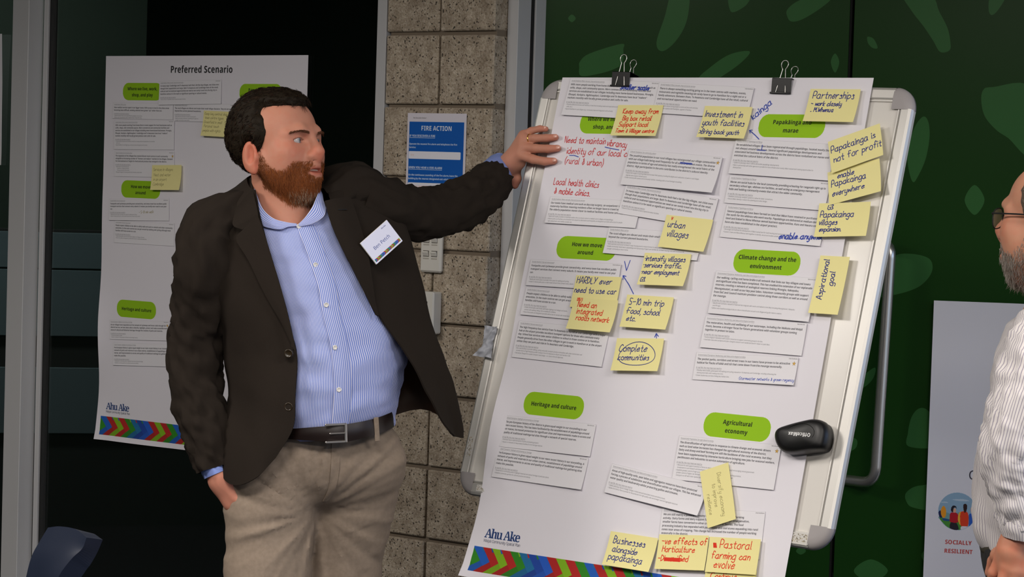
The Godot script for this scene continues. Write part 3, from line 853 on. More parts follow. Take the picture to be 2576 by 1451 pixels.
	# printed slips, then sticky notes
	for s in [
		["paper slip beginning 'Several papakāinga have been formed', on the whiteboard", 0.6568, -0.3349, 0.261, 0.0743, -0.0391, "Socially Resilient: Papakāinga and Marae", "Several papakāinga have been formed on land that Māori have retained or purchased in|the north for the whānau who work nearby. Papakāinga are delivered at medium density|level and linked to Mana Whenua owned business opportunities. Kura and Hauora centres|have also been established in the airport precinct.", "• Encourage and facilitate the development of Māori owned land for both housing and commercial activities|• Council, Crown and Mana Whenua work together to identify, secure and enable suitable sites for papakāinga development", false, Vector4(0.0, 0.0, 0.003, 0.001), 0.0038, "Back to the Land", [['enable anywhere', Vector2(152, 66), 7.4, 1.1, 'blue', 4.0]]],
		["paper slip beginning 'Marae are social hubs for', on the whiteboard", 0.6514, -0.2623, 0.261, 0.0633, -0.0351, "Socially Resilient: Papakāinga and Marae", "Marae are social hubs for the local community providing schooling for rangatahi right up to|secondary school age, whānau ora facilities, as well acting as emergency management|hubs and holding community events that attract the wider community.", "• Establish community transport systems to allow for better connections.|• Ensure Māori identity is woven into planning and urban design.", false, Vector4(0.0, 0.0, 0.001, 0.0), 0.0047, "Back to the Land", []],
		["paper slip beginning 'Re-established villages have been regenerated', on the whiteboard", 0.6496, -0.1868, 0.261, 0.0816, -0.0369, "Socially Resilient: Papakāinga and Marae", "Re-established villages have been regenerated through papakāinga, located mostly (but|not always) around the marae. Several significant papakāinga developments and|associated iwi business developments across the district have revitalised our marae and|enriched the cultural fabric of the district.", "• Update to planning rules to define and enable papakāinga developments|• Work in partnership with other agencies to provide for more infrastructure nearby Māori-owned land creating opportunities for|   development.", false, Vector4(0.0, 0.0, 0.002, 0.001), 0.0056, "", [['line', Vector2(62, 24), Vector2(84, 24), 'blue'], ['line', Vector2(73, 12), Vector2(73, 23), 'blue']]],
		["paper slip beginning 'With more people working from', on the whiteboard", 0.1547, -0.0525, 0.261, 0.0909, -0.0338, "Socially Resilient: Where we work, shop and access services", "With more people working from home there is more support for local businesses such as|cafés, shops, and community spaces. More commercial and community facilities and|services are established in our villages including more home-based businesses. Pirongia,|Ōhaupō, Karāpiro. Ngāhinapōuri, Cambridge and Te Awamutu have local \"makers\"|markets monthly with locally grown produce and crafts for sale.", "• Provide additional services and facilities to meet the increasing needs and expectations of communities (e.g. libraries,|   cafés, etc.)|• Expand facilities in rural villages (e.g. community hubs and integration with schools)", false, Vector4(0.0, 0.0, 0.002, 0.005), 0.0038, "Back to the Land", [['smaller scale', Vector2(150, 20), 6.2, 1.1, 'blue', 0.0]]],
		["paper slip beginning 'There is always something exciting', on the whiteboard", 0.4124, -0.0549, 0.261, 0.0736, -0.0497, "Socially Resilient: Where we work, shop and access services", "There is always something exciting going on in the town centres with markets, events,|restaurants and nightlife meaning we rarely have to go to Hamilton for a night out or a|family adventure. Between them, Te Awamutu and Cambridge have all the retail, cultural|and recreational opportunities we need.", "• Create spaces to attract young people to come and live, work and play|• Support sports capacity with floodlights, upgrade of facilities", false, Vector4(0.0, 0.002, 0.005, 0.002), 0.0047, "Urban Densification", []],
		["paper slip beginning 'Our towns have medical care', on the whiteboard", 0.1658, -0.3234, 0.261, 0.0639, -0.0095, "Socially Resilient: Where we work, shop and access services", "Our towns have medical care such as day stay surgery, an outpatients' clinic and|maternity facilities meaning residents often no longer have to travel to Hamilton.|The elderly population moves closer to medical facilities and home care support.", "• Work with health providers to facilitate mobile clinics to ensure access to medical care in villages and papakāinga.|• Ensure parks and facilities are accessible from carpark to destination and footpaths are designed to provide safe access for people|   with wheelchairs and mobility scooters etc.", false, Vector4(0.0, 0.0, 0.003, 0.003), 0.0038, "Back to the Land", []],
		["paper slip beginning 'In many ways Cambridge and', on the whiteboard", 0.3718, -0.3021, 0.261, 0.0697, -0.0994, "Socially Resilient: Where we work, shop and access services", "In many ways Cambridge and Te Awamutu both feel a bit like big villages, not cities even|though their populations are large. Both Te Awamutu and Cambridge have all the retail,|cultural and recreational opportunities we need so we rarely travel into the big city in|Hamilton unless it is for work or significant sporting or cultural events.", "• Ensure a focus on equitable access to sports/recreation facilities", false, Vector4(0.0, 0.002, 0.004, 0.002), 0.0047, "Back to the Land", []],
		["paper slip beginning 'The youthful population in our', on the whiteboard", 0.3639, -0.2212, 0.261, 0.0848, -0.0543, "Cultural Champions: Our community culture", "The youthful population in our rural villages has reinvigorated our village communities –|with our village halls being used frequently for all sorts of different events. The diverse|population in terms of age and ethnicity has really strengthened the social fabric of the|district. High participation in the arts contributes to the district's cultural identity.", "• Expand the supply of sporting fields and increase field capacity providing floodlights and reallocation of parks in rural villages.|   Upgrade data support infrastructure.|• Create shared public spaces and community facilities, including public art and heritage storytelling", true, Vector4(0.0, 0.003, 0.012, 0.003), 0.0056, "Back to the Land", [['line', Vector2(150, 22.5), Vector2(183, 22.5), 'blue'], ['line', Vector2(150, 20), Vector2(182, 20.5), 'blue']]],
		["paper slip beginning 'The rural villages are vibrant', on the whiteboard", 0.3495, -0.3898, 0.261, 0.0621, -0.0214, "Socially Resilient: Where we live", "The rural villages are vibrant and retain their small village character. They do not extend|beyond the current planned boundaries.", "• Work with the social sector to invest in ways housing stock to ensure homes for everyone|• Enable community investment in papakāinga and repurposing of aged care facilities etc. to lower housing costs and incentivise the|   younger community to return home.", false, Vector4(0.0, 0.0, 0.005, 0.003), 0.0038, "Back to the Land", []],
		["paper slip beginning 'The high frequency bus service', on the whiteboard", 0.1459, -0.6335, 0.261, 0.0869, -0.0162, "Socially Resilient: How we move around", "The high frequency bus service from Te Awamutu to Hamilton and Cambridge with a major|hub at the airport provides excellent transport options for those who commute every|day. School bus services take senior children to school in those centres or in Hamilton.|People generally drive from the other villages to get to work in Hamilton or at the airport|unless they can park and ride in Te Awamutu and Cambridge.", "• Re-locate facilities to provide walking, cycling and public transport priority communities with urban environment and|   consider form of high frequency public transport from Te Awamutu to Airport and Hamilton CBD.|• Set land at Ōhaupō for a public transport interchange – i.e. close to the rail alignment.", false, Vector4(0.0, 0.0, 0.002, 0.0), 0.0038, "Back to the Land", []],
		["paper slip beginning 'People expect children to be', on the whiteboard", 0.1475, -0.5433, 0.261, 0.066, -0.0176, "Socially Resilient: How we move around", "People expect children to be able to safely walk and cycle to schools and other community|amenities. In the main centres we can get around by walking and cycling although most|families still have access to a car.", "• Create shared paths and streets with better lighting in all villages and towns,|   connect safe walking, biking, micro-mobility for children.|• Ensure foot paths are designed to provide safe access for people with wheelchairs", false, Vector4(0.0, 0.0, 0.0, 0.001), 0.0047, "Back to the Land", []],
		["paper slip beginning 'Footpaths and cycleways provide great', on the whiteboard", 0.1466, -0.4726, 0.261, 0.0625, 0.0052, "Socially Resilient: How we move around", "Footpaths and cycleways provide great connectivity, and every town has excellent public|transport services that connect every suburb. It means you hardly ever need to use your|car.", "• Reallocate street space to provide more space for walking and cycling|• Invest in shared paths plus a multi-modal network that connects every suburb", false, Vector4(0.0, 0.002, 0.0, 0.001), 0.0056, "Urban Densification", []],
		["paper slip beginning 'Pre-European history is given equal', on the whiteboard", 0.1561, -0.9205, 0.261, 0.0724, -0.0136, "Cultural Champions: Highlight and protecting our heritage", "Pre-European history is given equal weight to our more recent history in our storytelling. A|network of parks and reserves in our urban centres, establishment of papakāinga around|marae, and improvements to access and quality of traditional mahinga kai gathering sites|make this possible.", "• Investment in community parks to highlight historical and cultural heritage of particular places|• Establish community gardens for cultural practices and identity", false, Vector4(0.0, 0.0, 0.005, 0.0), 0.0038, "Back to the Land", []],
		["paper slip beginning 'The pre-European history of the', on the whiteboard", 0.1602, -0.8465, 0.261, 0.0734, 0.0052, "Cultural Champions: Highlight and protecting our heritage", "The pre-European history of the district is given equal weight in our storytelling to our|more recent history. This has been facilitated by the establishment of papakāinga around|our marae, increased protection for significant sites and improvements made to access and|quality of traditional mahinga kai sites through a network of special reserves.", "• Facilitate future implementation of parks and planting projects|• Invest in a network of interpretation facilities for the heritage reserves", false, Vector4(0.0, 0.0, 0.001, 0.0), 0.0047, "Back to the Land", []],
		["paper slip beginning 'The pocket parks, corridors and', on the whiteboard", 0.6521, -0.6542, 0.261, 0.0611, 0.026, "Environmental Champions: Biodiversity, peat lakes and ecological corridors", "The pocket parks, corridors and street trees in our towns have proven to be attractive|habitat for flocks of kākā and tūī that come down from the maunga seasonally.", "• Develop nature walks, greenspace and walking and cycling networks in Te Awamutu and Cambridge, including enhancing the|   existing town belts and creating new ones.|• Create biodiversity corridors linking key habitat sites.", true, Vector4(0.0, 0.002, 0.005, 0.0), 0.0038, "Urban Densification", [['*Stormwater networks & green regency', Vector2(118, 55), 3.6, 0.3, 'blue', 1.0]]],
		["paper slip beginning 'The restoration, health and wellbeing', on the whiteboard", 0.6578, -0.5808, 0.261, 0.0712, -0.0025, "Environmental Champions: Biodiversity, peat lakes and ecological corridors", "The restoration, health and wellbeing of our waterways, including the Waikato and Waipā|rivers, become a stronger focus for future generations with volunteer groups coming|together to protect te taiao.", "• Fund ecological restoration work and/or resources to support community groups to do this.|• Fund lake restoration projects and plan change to ensure rural residential doesn't impact on peat lakes", false, Vector4(0.0, 0.002, 0.001, 0.001), 0.0047, "Back to the Land", []],
		["paper slip beginning 'Our walking, cycling and horse', on the whiteboard", 0.6632, -0.4932, 0.261, 0.0961, -0.0146, "Environmental Champions: Biodiversity, peat lakes and ecological corridors", "Our walking, cycling and horse bridle trail network that links our key villages and towns|and significant sites has been completed. This has enabled the extension of our esplanade|reserves, creating a network of ecological reserves linking Pirongia, Kakepuku,|Maungatautari, as well as our key peat lakes. Volunteer community groups with support|from DoC and Council maintain predator control along these corridors as well as around|the maunga.", "• Identify and facilitate a network of reserves that integrate with tracks and habitat to link Mt(s) including Maungatautari, Kakepuku|   and Pirongia|• Gather more baseline ecological data to inform intensification around rural villages and guide reserve creation.", false, Vector4(0.0, 0.0, 0.004, 0.001), 0.0056, "Back to the Land", []],
		["paper slip beginning 'We are still mainly a', on the whiteboard", 0.6408, -1.014, 0.261, 0.1016, 0.0757, "Economically Progressive: Our agricultural economy", "We are still mainly a pastoral economy with dairy, sheep and beef farming|activity. Dairy farms and dairy support farms are larger through amalgamation,|smaller farms have converted to other crops, kiwifruit or berries. The food|processing industry has expanded with packhouses and cool stores expanding into rural|zones near areas of cropping. This change has increased the number of people working|seasonally in the district.", "", false, Vector4(0.0, 0.0, 0.0, 0.0), 0.0038, "Urban Densification", []],
		["paper slip beginning 'The diversification of agriculture in', on the whiteboard", 0.648, -0.8599, 0.261, 0.0968, 0.0125, "Economically Progressive: Our agricultural economy", "The diversification of agriculture in response to climate change and economic drivers|such as land value increases has changed the agricultural economy of the district.|Dairy and sheep and beef farming are still the backbone of the rural economy, but they|have been supplemented by intensive horticulture bringing new jobs for seasonal workers,|packhouses and industries to service automation of agriculture.", "• Advocate for and support transition of farms to alternative land use conditions through encouraging central government|   investment in rural research and development.|• Establish greater control of high nutrient inputs, possible restriction of phosphorus washing products,|   greater control of higher risk fertiliser materials (no slow reactive), possible reduced road|   transport run off with more riparian planting.", true, Vector4(0.0, 0.0, 0.001, 0.0), 0.0047, "Back to the Land", []],
		["paper slip beginning 'Areas of high-quality soils, peat', on the whiteboard", 0.4809, -0.9368, 0.261, 0.0659, -0.0962, "Environmental Champions: Biodiversity, peat lakes and ecological corridors", "Areas of high-quality soils, peat lakes and aggregates resources have been protected|forcing a process of subdivision and diversification within our villages. This has enhanced|water quality and biodiversity whilst protecting gullies and streams.", "• Update planning rules to manage changes in land uses and associated reverse sensitivity issues.|• Update the District Plan to provide for the protection for high quality soils and strategic sand and aggregate resources", false, Vector4(0.0, 0.003, 0.01, 0.001), 0.0056, "Back to the Land", []],
	]:
		var page_ := slip_page(s[3] * 1000.0, s[4] * 1000.0, s[6], s[7], s[8], s[9], s[12])
		for q in s[13]:
			if q[0] == "line":
				line(page_, PackedVector2Array([q[1] * RES, q[2] * RES]), 0.8 * RES, ink(q[3]))
			else:
				hand(page_, q[0], q[1] * RES, q[2] * RES, q[3] * RES, ink(q[4]), deg_to_rad(-q[5]))
		paper("paper_slip", s[0], "paper slip", "printed paper slips on the whiteboard poster", sheet(f, s[1], s[2], s[3], s[4], s[5], s[11], print_on(page_), mats.paper, s[10], 0.0004))
	for s in [
		["yellow sticky note in red ink reading 'Keep away from Big box retail'", 0.2467, -0.1056, 0.127, 0.0755, 0.005, [["Keep away from", "red", 16, 20, 6.2, 0], ["Big box retail", "red", 20, 37, 6.2, 0], ["Support local", "red", 14, 52, 6.2, 0], ["Town & Village centre", "red", 10, 67, 5.0, 0]], Vector4(0.0, 0.0, 0.009, 0.009), "", 0.0085],
		["yellow sticky note in blue ink reading 'Investment in youth facilities'", 0.4878, -0.1072, 0.127, 0.0755, -0.014, [["Investment in", "ink", 3, 25, 8.2, 0], ["youth facilities", "ink", 4, 45, 7.6, 0], [">Bring back youth", "ink", 2, 66, 6.0, 0]], Vector4(0.0, 0.0, 0.01, 0.01), "", 0.0097],
		["yellow sticky note in blue ink headed 'Partnerships', at the poster's upper corner", 0.7565, -0.0661, 0.127, 0.0755, -0.0078, [["Partnerships", "ink", 8, 21, 8.6, 0], ["- work closely", "ink", 8, 38, 5.6, 0], ["< M.Whenua", "ink", 12, 52, 5.4, 0]], Vector4(0.0, 0.002, 0.009, 0.008), "", 0.0097],
		["yellow sticky note in blue ink reading 'enable Papakainga everywhere'", 0.8441, -0.2342, 0.127, 0.0755, 0.2692, [["enable", "ink", 22, 19, 6.6, 0], ["Papakainga", "ink", 6, 35, 7.6, 0], ["everywhere", "ink", 8, 57, 7.0, 0]], Vector4(0.0, 0.003, 0.007, 0.003), "", 0.0085],
		["tilted yellow sticky note in blue ink reading 'Papakainga is not for profit'", 0.8348, -0.1614, 0.127, 0.0755, 0.3468, [["Papakainga is", "ink", 3, 28, 8.0, 0], ["not for profit", "ink", 7, 52, 8.4, 0]], Vector4(0.0, 0.0, 0.006, 0.004), "", 0.0121],
		["yellow sticky note in blue ink reading 'G3 Papakainga villages expansion'", 0.8335, -0.3181, 0.127, 0.0755, 0.0577, [["G3", "ink", 21, 14, 6.0, 0], ["Papakainga", "ink", 5, 31, 7.4, 0], ["villages", "ink", 5, 48, 6.6, 0], ["expansion.", "ink", 9, 63, 5.6, 0]], Vector4(0.0, 0.003, 0.006, 0.005), "", 0.0109],
		["upright oblong sticky note reading 'Aspirational goal' sideways, at the poster's edge", 0.8291, -0.4614, 0.0725, 0.1275, 0.0, [["Aspirational", "ink", 24, 97, 7.6, 90], ["goal", "ink", 44, 66, 7.6, 90]], Vector4(0.0, 0.0, 0.008, 0.008), "", 0.0097],
		["yellow sticky note reading 'urban villages' with a small red tick", 0.438, -0.3642, 0.127, 0.0755, -0.0558, [["v", "red", 14, 10, 6.0, 0], ["urban", "ink", 9, 27, 8.4, 0], ["villages", "ink", 13, 48, 8.4, 0]], Vector4(0.0, 0.0, 0.009, 0.005), "", 0.0097],
		["yellow sticky note in blue ink listing 'intensify villages, services, near employment'", 0.4012, -0.4494, 0.127, 0.0755, 0.0159, [["*intensify villages", "ink", 2, 18, 6.6, 0], ["*services traffic.", "ink", 2, 33, 6.2, 0], ["*near employment", "ink", 1, 49, 6.2, 0], ["G3.", "ink", 4, 67, 5.4, 0]], Vector4(0.0, 0.002, 0.013, 0.009), "", 0.0097],
		["yellow sticky note in blue ink reading 'HARDLY ever need to use car'", 0.2222, -0.5102, 0.127, 0.0755, 0.0134, [["HARDLY ever", "ink", 3, 18, 8.0, 0], ["need to use car", "ink", 2, 40, 7.2, 0]], Vector4(0.0, 0.0, 0.002, 0.004), "", 0.0085],
		["yellow sticky note in red ink reading 'Need an integrated roads network'", 0.2302, -0.564, 0.127, 0.0755, -0.0125, [["BUT", "red", 9, 7, 4.6, 0], ["Need an", "red", 13, 21, 7.0, 0], ["integrated", "red", 15, 37, 7.0, 0], ["roads network", "red", 18, 52, 6.6, 0]], Vector4(0.0, 0.004, 0.012, 0.008), "", 0.0121],
		["yellow sticky note in blue ink reading '5-10 min trip Food, school etc.'", 0.3745, -0.5481, 0.127, 0.0755, 0.0045, [["5-10 min trip", "ink", 9, 22, 8.0, 0], ["*Food, school", "ink", 6, 43, 7.4, 0], ["etc.", "ink", 12, 60, 7.0, 0]], Vector4(0.0, 0.0, 0.01, 0.007), "", 0.0097],
		["yellow sticky note reading 'Complete communities' circled in blue ink", 0.3713, -0.6454, 0.127, 0.0755, 0.0609, [["Complete", "ink", 9, 30, 8.6, 0], ["communities", "ink", 10, 50, 7.6, 0]], Vector4(0.0, 0.0, 0.009, 0.008), "oval", 0.0097],
		["slanting oblong sticky note with faint pencil writing running downwards", 0.6481, -0.9328, 0.0725, 0.1275, 0.384, [["Diversify economy", "pencil", 40, 14, 5.6, -90], ["to improve", "pencil", 25, 34, 5.2, -90], ["resilience", "pencil", 9, 54, 5.2, -90]], Vector4(0.0, 0.0, 0.005, 0.003), "", 0.0109],
		["yellow sticky note in blue ink reading 'Businesses alongside papakainga'", 0.4509, -1.0782, 0.127, 0.0755, -0.01, [["Businesses", "ink", 11, 24, 8.4, 0], ["alongside", "ink", 14, 43, 7.4, 0], ["papakainga", "ink", 9, 61, 8.2, 0]], Vector4(0.0, 0.0, 0.012, 0.009), "", 0.0097],
		["yellow sticky note in red ink reading '-ve effects of Horticulture', one line crossed out", 0.5827, -1.0638, 0.127, 0.0755, 0.0951, [["-ve effects of", "red", 7, 20, 7.6, 0], ["Horticulture", "red", 11, 37, 7.0, 0], ["-Diversified", "red", 3, 57, 7.0, 0]], Vector4(0.0, 0.0, 0.005, 0.005), "struck", 0.0097],
		["yellow sticky note cut by the lower frame edge, below 'Pastoral farming can evolve'", 0.7165, -1.1235, 0.127, 0.0755, 0.103, [["Continue", "red", 12, 20, 8.0, 0]], Vector4(0.0, 0.0, 0.005, 0.005), "", 0.0097],
		["yellow sticky note in red ink reading 'Pastoral farming can evolve'", 0.7127, -1.0555, 0.127, 0.0755, 0.0728, [["Pastoral", "red", 26, 22, 9.4, 0], ["farming can", "red", 9, 45, 8.2, 0], ["evolve", "red", 18, 65, 9.0, 0]], Vector4(0.0, 0.0, 0.004, 0.003), "blot", 0.0121],
	]:
		var pg := note_page(s[3] * 1000.0, s[4] * 1000.0, s[6])
		if s[8] == "oval":
			var e := PackedVector2Array()
			for k in 49:
				var a := TAU * k / 48.0 + 0.4
				e.append(Vector2(62 + 49 * cos(a), 38 + 27 * sin(a) + 3 * cos(2 * a)) * 3.0)
			line(pg, e, 2.2, ink("ink"))
		elif s[8] == "struck":
			for k in 7:
				line(pg, PackedVector2Array([Vector2(17 + rng.randf() * 6, 50 + k * 1.1), Vector2(60 + rng.randf() * 8, 51 + k * 1.1)]) * Transform2D(0, Vector2(3, 3), 0, Vector2.ZERO), 2.2, ink("red"))
		elif s[8] == "blot":
			for k in 9:
				line(pg, PackedVector2Array([Vector2(11 + k * 0.8, 13), Vector2(13 + k * 0.9, 22)]) * Transform2D(0, Vector2(3, 3), 0, Vector2.ZERO), 2.6, ink("red"))
		paper("sticky_note", s[0], "sticky note", "yellow sticky notes on the whiteboard", sheet(f, s[1], s[2], s[3], s[4], s[5], s[9], print_on(pg), mats.yellow, s[7], 0.0))

func build_far_poster():
	var f := Transform3D(Vector3(0.7948, 0.0, 0.6069), Vector3(0.0, 1.0, 0.0), Vector3(-0.6069, 0.0, 0.7948), Vector3(-1.2779, 1.9437, -7.7782))
	paper("poster", "large white poster headed 'Preferred Scenario' on the dark glass behind the man", "poster", "", sheet(f, 0.4225, -0.5945, 0.841, 1.189, 0.0, 0.002, print_on(poster_page(true)), mats.paper, Vector4(0, 0, 0, 0), 0.0012, 30, 42, 0.010))
	for s in [
		["paper slip beginning 'New medical services open in', on the far poster", 0.1701, -0.1684, 0.261, 0.0492, -0.002, "Socially Resilient: Where we live", "New medical services open in our bigger towns. With access to land in the urban areas|becoming more difficult, existing suburbs have grown \"up\" rather than out.", "• Update the District Plan to encourage different typologies such as terrace|• Review urban intensification rules to enable housing in the growth areas", false, Vector4(0.0, 0.0, 0.0, 0.001), 0.0038, "Back to the Land", []],
		["paper slip beginning 'The rural villages are vibrant', on the far poster", 0.4331, -0.171, 0.261, 0.0541, -0.0046, "Socially Resilient: Where we live", "The rural villages are vibrant and retain their small village character. They do not extend|beyond the current planned boundaries.", "• Work with the social sector to invest in housing stock|• Enable community investment in papakāinga and aged care|   younger community to return home.", false, Vector4(0.0, 0.0, 0.002, 0.0), 0.0038, "Back to the Land", []],
		["paper slip beginning 'In many ways Cambridge and', on the far poster", 0.3713, -0.1105, 0.261, 0.0721, 0.0213, "Socially Resilient: Where we work, shop and access services", "In many ways Cambridge and Te Awamutu both feel a bit like big villages, not cities even|though their populations are large. Both Te Awamutu and Cambridge have all the retail,|cultural and recreational opportunities we need so we rarely travel into the big city in|Hamilton unless it is for work or significant sporting or cultural events.", "• Ensure a focus on equitable access to sports/recreation facilities", false, Vector4(0.0, 0.0, 0.001, 0.003), 0.0047, "Back to the Land", []],
		["paper slip beginning 'With more people working from', on the far poster", 0.1789, -0.2414, 0.261, 0.0891, 0.0125, "Socially Resilient: Where we work, shop and access services", "With more people working from home there is more support for local businesses such as|cafés, shops, and community spaces. More commercial and community facilities and|services are established in our villages including more home-based businesses. Pirongia,|Ōhaupō, Karāpiro. Ngāhinapōuri, Cambridge and Te Awamutu have local \"makers\"|markets monthly with locally grown produce and crafts for sale.", "• Provide additional services and facilities to meet the increasing needs and expectations of communities|   cafés, etc.)|• Expand facilities in rural villages (e.g. community hubs and integration with schools)", false, Vector4(0.0, 0.0, 0.0, 0.0), 0.0047, "Back to the Land", []],
		["paper slip beginning 'The expansion of the villages', on the far poster", 0.182, -0.3303, 0.261, 0.0783, 0.0111, "Cultural Champions: Our community culture", "The expansion of the villages has created vibrant retail centres in each community|alongside an increasing number of \"farmers and makers\" markets in the villages. Demand|for international air freight for horticultural produce has emerged in the district.", "• Spatial plan for new business uses|      ◦ Expansion of villages and towns|      ◦ Strong connections to the airport|• Recognise villages for business growth and community-owned assets", true, Vector4(0.0, 0.0, 0.0, 0.0), 0.0038, "Back to the Land", []],
		["paper slip beginning 'Footpaths and cycleways provide great', on the far poster", 0.165, -0.4703, 0.261, 0.066, 0.0293, "Socially Resilient: How we move around", "Footpaths and cycleways provide great connectivity, and every town has excellent public|transport services that connect every suburb. It means you hardly ever need to use your|car.", "• Reallocate street space to provide more space for walking and cycling|• Invest in shared paths plus a multi-modal network that connects every suburb", false, Vector4(0.0, 0.0, 0.0, 0.002), 0.0047, "Back to the Land", [['- 5-10 min walk', Vector2(130, 44), 4.4, 0.35, 'pencil', 2.0]]],
		["paper slip beginning 'People expect children to be', on the far poster", 0.1887, -0.541, 0.261, 0.0687, -0.0003, "Socially Resilient: How we move around", "People expect children to be able to safely walk and cycle to schools and other community|amenities. In the main centres we can get around by walking and cycling although most|families still have access to a car.", "• Create shared paths and streets with better lighting in all villages and towns,|• Ensure foot paths are designed to provide safe access for people with wheelchairs", false, Vector4(0.0, 0.0, 0.0, 0.0), 0.0038, "Back to the Land", []],
		["paper slip beginning 'As our villages have expanded', on the far poster", 0.1791, -0.8394, 0.261, 0.0601, 0.0452, "Cultural Champions: Highlight and protecting our heritage", "As our villages have expanded and the network of cycleways and horse trails through the|district has too, we have been able to identify, highlight, protect and make accessible more|areas of cultural and historical heritage through the creation of parks and reserves.", "• Continue facilitation of parks|• Invest in a network of interpretation facilities for the heritage reserves", true, Vector4(0.0, 0.0, 0.0, 0.0), 0.0047, "Back to the Land", []],
		["paper slip beginning 'Pre-European history is given equal', on the far poster", 0.1968, -0.9133, 0.261, 0.0694, 0.0524, "Cultural Champions: Highlight and protecting our heritage", "Pre-European history is given equal weight to our more recent history in our storytelling. A|network of parks and reserves in our urban centres, establishment of papakāinga around|marae, and improvements to access and quality of traditional mahinga kai gathering sites|make this possible.", "• Investment in community parks to highlight historical and cultural heritage|• Establish community gardens for cultural practices and identity", false, Vector4(0.0, 0.0, 0.001, 0.002), 0.0038, "Back to the Land", []],
		["paper slip beginning 'The restoration, health and wellbeing', on the far poster", 0.5841, -0.8774, 0.261, 0.054, 0.0018, "Environmental Champions: Biodiversity, peat lakes and ecological corridors", "The restoration, health and wellbeing of our waterways, including the Waikato and Waipā|rivers, become a stronger focus for future generations with volunteer groups coming|together to protect te taiao.", "• Fund ecological restoration work and/or resources to support community groups", false, Vector4(0.0, 0.0, 0.0, 0.0), 0.0038, "Back to the Land", []],
	]:
		var page_ := slip_page(s[3] * 1000.0, s[4] * 1000.0, s[6], s[7], s[8], s[9], s[12])
		for q in s[13]:
			hand(page_, q[0], q[1] * RES, q[2] * RES, q[3] * RES, ink(q[4]), deg_to_rad(-q[5]))
		paper("paper_slip", s[0], "paper slip", "printed paper slips on the far poster", sheet(f, s[1], s[2], s[3], s[4], s[5], s[11], print_on(page_), mats.paper, s[10], 0.0006))
	for s in [
		["sticky note with faint pencil writing, half hidden behind the man's hair", 0.4981, -0.2034, 0.127, 0.0755, -0.026, [["Keep key central shop", "pencil", 4, 12, 4.2, 0], ["town centre types", "pencil", 6, 24, 4.2, 0], ["Greenfield in small", "pencil", 4, 37, 4.2, 0], ["Personal touch", "pencil", 6, 49, 4.2, 0], ["people with rights", "pencil", 4, 62, 4.2, 0]], Vector4(0.0, 0.0, 0.01, 0.01), "", 0.0097],
		["sticky note with faint pencil writing below the star on the far poster", 0.2869, -0.3684, 0.127, 0.0755, 0.0265, [["Services in villages", "pencil", 5, 17, 4.6, 0], ["Heat and water", "pencil", 8, 33, 4.6, 0], ["in an airport", "pencil", 8, 47, 4.6, 0], ["Cambridge", "pencil", 8, 61, 4.6, 0]], Vector4(0.0, 0.002, 0.012, 0.008), "", 0.0097],
	]:
		paper("sticky_note", s[0], "sticky note", "pencilled sticky notes on the far poster", sheet(f, s[1], s[2], s[3], s[4], s[5], s[9], print_on(note_page(s[3] * 1000.0, s[4] * 1000.0, s[6])), mats.yellow, s[7], 0.0))
# ---------- the other things ----------
func domed(outline: PackedVector2Array, rows: Array, flip := false) -> Dictionary:
	# outline pulled in towards its middle by rows of [scale, z]
	var c := Vector2.ZERO
	for p in outline:
		c += p / outline.size()
	var g := PackedVector3Array()
	for r in rows:
		for k in outline.size() + 1:
			var p := c + (outline[k % outline.size()] - c) * float(r[0])
			g.append(Vector3(p.x, p.y, r[1]))
	var b := mb()
	grid(b, g, outline.size() + 1, rows.size(), flip)
	b.weld = 1
	return b

func clip_thing(f: Transform3D, label: String, handle_turn: float, back_turn: float):
	var t := thing("binder_clip", label, "binder clip", f, "binder clips on the whiteboard's top edge")
	var b := mb()
	var prof := PackedVector2Array([Vector2(0.000, 0.0035), Vector2(0.031, 0.0105), Vector2(0.0325, 0.0085), Vector2(0.0325, -0.0245), Vector2(0.031, -0.0265), Vector2(0.0, -0.0255)])
	for k in prof.size() - 1:
		var p := prof[k]
		var q := prof[k + 1]
		var d := (q - p).normalized()
		var c := (p + q) / 2.0
		box(b, Vector3(0, c.x, c.y), Vector3(0.051, p.distance_to(q) + 0.001, 0.0011), 0.0004, Basis(Vector3.RIGHT, atan2(d.y, d.x)))
	part("body", commit(b), mats.clip, t)
	for z in [0.0045, -0.0262]:
		b = mb()
		wire(b, PackedVector3Array([Vector3(-0.0275, 0, z), Vector3(0.0255, 0, z)]), 0.0023, 10)
		part("jaw_roll", commit(b), mats.clip, t)
	for k in 2:
		var p := PackedVector2Array([Vector2(-0.0125, 0.0), Vector2(-0.0045, 0.047), Vector2(-0.0040, 0.052), Vector2(-0.0070, 0.057), Vector2(-0.0090, 0.0625), Vector2(-0.0075, 0.068), Vector2(-0.003, 0.0715), Vector2(0.003, 0.0715), Vector2(0.0075, 0.068), Vector2(0.0090, 0.0625), Vector2(0.0070, 0.057), Vector2(0.0040, 0.052), Vector2(0.0045, 0.047), Vector2(0.0125, 0.0)])
		var q := PackedVector3Array()
		for x in p:
			q.append(Vector3(x.x, x.y, 0))
		b = mb()
		wire(b, spline(q, 4), 0.0009, 8)
		b.weld = 1
		part("wire_handle", commit(b), mats.steel, t, Transform3D(Basis(Vector3.RIGHT, handle_turn if k == 0 else back_turn), Vector3(0, 0.001, 0.006 if k == 0 else -0.0285)))

